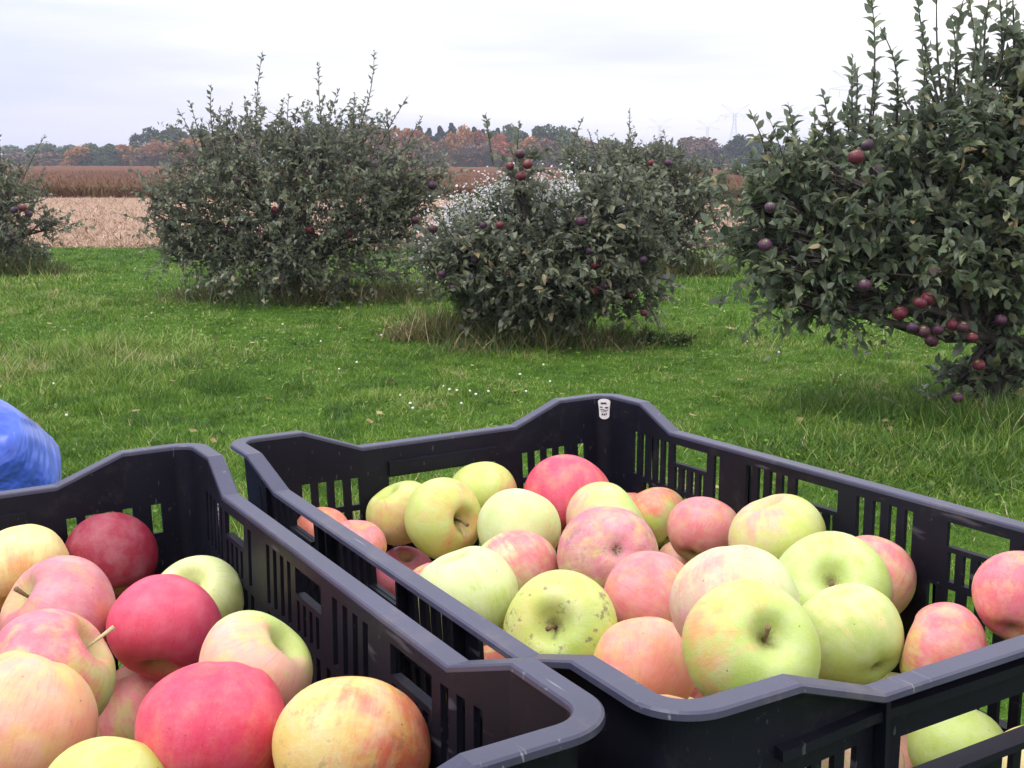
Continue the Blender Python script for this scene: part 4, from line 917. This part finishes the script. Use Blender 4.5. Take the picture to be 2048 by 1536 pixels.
r = np.random.default_rng(5); cnt = {}
for i, (px, ty, wd, kc, Yt) in enumerate(TR):
    ty -= 2; ty += (10 if kc == 'c' else 0); topz = atY(px, ty, Yt)[2]; X = atY(px, ty, Yt)[0]; ww = wd*Yt/F*1.3
    nm = 'conifer' if kc == 'c' else ('bush' if ty > 305 and Yt < 255 else 'deciduous_tree')
    o = link(nm, None, loc=(X, Yt, 0)); me = CON[i % 2] if kc == 'c' else PRO[i % 5]
    cr_ = link('crown', me, o); cr_.scale = (ww*(1.0 if kc != 'c' else 2.0), ww*(1.0 if kc != 'c' else 2.0), topz); cr_.rotation_euler = (0, 0, r.uniform(0, 6.28))
    c1, c2, nmc = KC[kc]; j = r.uniform(.85, 1.15); cr_['leaf_col'] = tuple(x*j for x in c1); cr_['leaf_col2'] = tuple(x*j for x in c2)
    tk = link('trunk', TRK, o); tk.scale = (topz*.7, topz*.7, topz)
    h_ = 'tall' if (334-ty) > 72 else ('low' if (334-ty) < 42 else 'mid height')
    key = (nmc, h_, wh(px), nm); cnt.setdefault(key, []).append(o)
for (nmc, h_, where, nm), os_ in cnt.items():
    kind = {'conifer': 'conifer', 'bush': 'bush', 'deciduous_tree': 'horizon tree'}[nm]; m = len(os_)
    os_.sort(key=lambda o: o.location.x/o.location.y)
    for i, o in enumerate(os_):
        ORD = ['first', 'second', 'third', 'fourth', 'fifth', 'sixth', 'seventh', 'eighth']
        side = '' if m == 1 else ', %s from the left' % ORD[i]
        tag(o, '%s %s %s %s%s' % (h_, nmc if nmc != 'dark evergreen' else 'dark', kind, where, side), 'bush' if nm == 'bush' else 'tree', 'trees along the horizon')
# strip of rough grass at the foot of the tree line
tuft('field_margin', 'grassy margin between the brown crop and the far trees', 0, YE+6, 160, 4, 9000, .7, 79, .55)

# ------------------------------------------------------------------ transmission towers
def tower_mesh():
    mb = MB(); H = 45.0
    def wdt(z): return 4.2*(1-z/30.0)+1.0 if z < 30 else 1.0
    lv = [0, 6, 11.5, 16.5, 21, 25, 28.5, 31.5, 34.5, 37.5]
    for a, b in zip(lv[:-1], lv[1:]):
        wa, wb = wdt(a), wdt(b)
        for sx in (-1, 1):
            for sy in (-1, 1): mb.tube([(sx*wa, sy*wa, a), (sx*wb, sy*wb, b)], .16, 4)
        for s1, s2 in (((-1, -1), (1, -1)), ((1, -1), (1, 1)), ((1, 1), (-1, 1)), ((-1, 1), (-1, -1))):
            mb.tube([(s1[0]*wa, s1[1]*wa, a), (s2[0]*wb, s2[1]*wb, b)], .09, 3); mb.tube([(s2[0]*wa, s2[1]*wa, a), (s1[0]*wb, s1[1]*wb, b)], .09, 3)
    return mb
def arm_mesh(s):
    mb = MB()
    mb.tube([(0, 0, 35), (s*12, 0, 36)], .14, 4); mb.tube([(0, 0, 38), (s*12, 0, 36)], .12, 4)
    mb.tube([(0, 0, 37), (s*11, 0, 44.5)], .14, 4); mb.tube([(0, 0, 40), (s*11, 0, 44.5)], .12, 4)
    for k in range(1, 6): x = s*2*k; mb.tube([(x, 0, 35+.083*2*k), (x, 0, 38-.166*2*k)], .07, 3)
    for x, z in ((12, 36), (7, 35.6)): mb.tube([(s*x, 0, z), (s*x, 0, z-3.5)], .12, 4)
    return mb
t0 = link('transmission_tower', None); parts = []
tm = tower_mesh().build('mast', [STEEL], t0); a1 = arm_mesh(1).build('cross_arm', [STEEL], t0); a2 = arm_mesh(-1).build('cross_arm', [STEEL], t0)
TW = [(1686, 150, 'tallest pale lattice power pylon, behind the shoots of the nearest tree'), (1456, 213, 'faint power pylon standing right above the dull brown trees'), (1572, 218, 'faint power pylon between the tallest one and the brown trees'), (1404, 243, 'very faint small power pylon over the brown round trees'), (1311, 240, 'very faint distant power pylon, leftmost of the row')]
for i, (px, ty, lb) in enumerate(TW):
    d_ = 43.0*F/(322-ty)
    if i == 0: o = t0
    else:
        o = t0.copy(); col.objects.link(o)
        for ch in (tm, a1, a2): c_ = ch.copy(); col.objects.link(c_); c_.parent = o
    o.location = ((px-1024)/F*d_*.98, d_*.98, 0); tag(o, lb, 'pylon', 'row of power pylons')
# small white van by the far hedge
vt = link('parked_van', None); p = atY(1419, 334, 243.0); vt.location = (p[0], 250.0, -.0); vt.scale = (.75,)*3; tag(vt, 'tiny white vehicle by the far hedge at the end of the brown field', 'vehicle')
WP = simple('white_paint', (.75, .75, .77), (.82, .82, .84), 3, .35); BK = simple('rubber', (.02, .02, .02), (.04, .04, .04), 9, .8); GL = simple('tinted_glass', (.03, .035, .04), (.05, .055, .06), 5, .1)
prof = [(-2.2, .5), (-2.25, 1.1), (-2.0, 1.75), (.7, 1.8), (1.4, 1.15), (2.2, .95), (2.25, .5)]
V = [(x, y, z) for y in (-.85, .85) for x, z in prof]; k = len(prof)
link('body', mesh('body', V, [tuple(range(k)), tuple(range(2*k-1, k-1, -1))]+[(i, i+k, (i+1) % k+k, (i+1) % k) for i in range(k)], [WP]), vt)
mb = MB(); mb.box((-1.7, -.87, 1.15), (.6, -.855, 1.6)); mb.build('window', [GL], vt)
for x in (-1.4, 1.4):
    for y in (-.8, .8): mb = MB(); mb.tube([(x, y-.1, .34), (x, y+.1, .34)], .34, 14); mb.build('wheel', [BK], vt)

# ------------------------------------------------------------------ haze
HZ = bpy.data.materials.new('haze_air'); HZ.use_nodes = True; t = HZ.node_tree; t.nodes.clear()
o_ = N(t, 'ShaderNodeOutputMaterial'); pv = N(t, 'ShaderNodeVolumePrincipled'); pv.inputs['Color'].default_value = (.84, .86, 1.0, 1); pv.inputs['Density'].default_value = .0006; pv.inputs['Anisotropy'].default_value = .1
t.links.new(pv.outputs[0], o_.inputs['Volume'])
mb = MB(); mb.box((-1700, -100, -1.0), (1700, 2700, 50)); hz = mb.build('haze', [HZ]); tag(hz, 'thin pale blue haze hanging over the far fields', 'haze', kind='stuff')
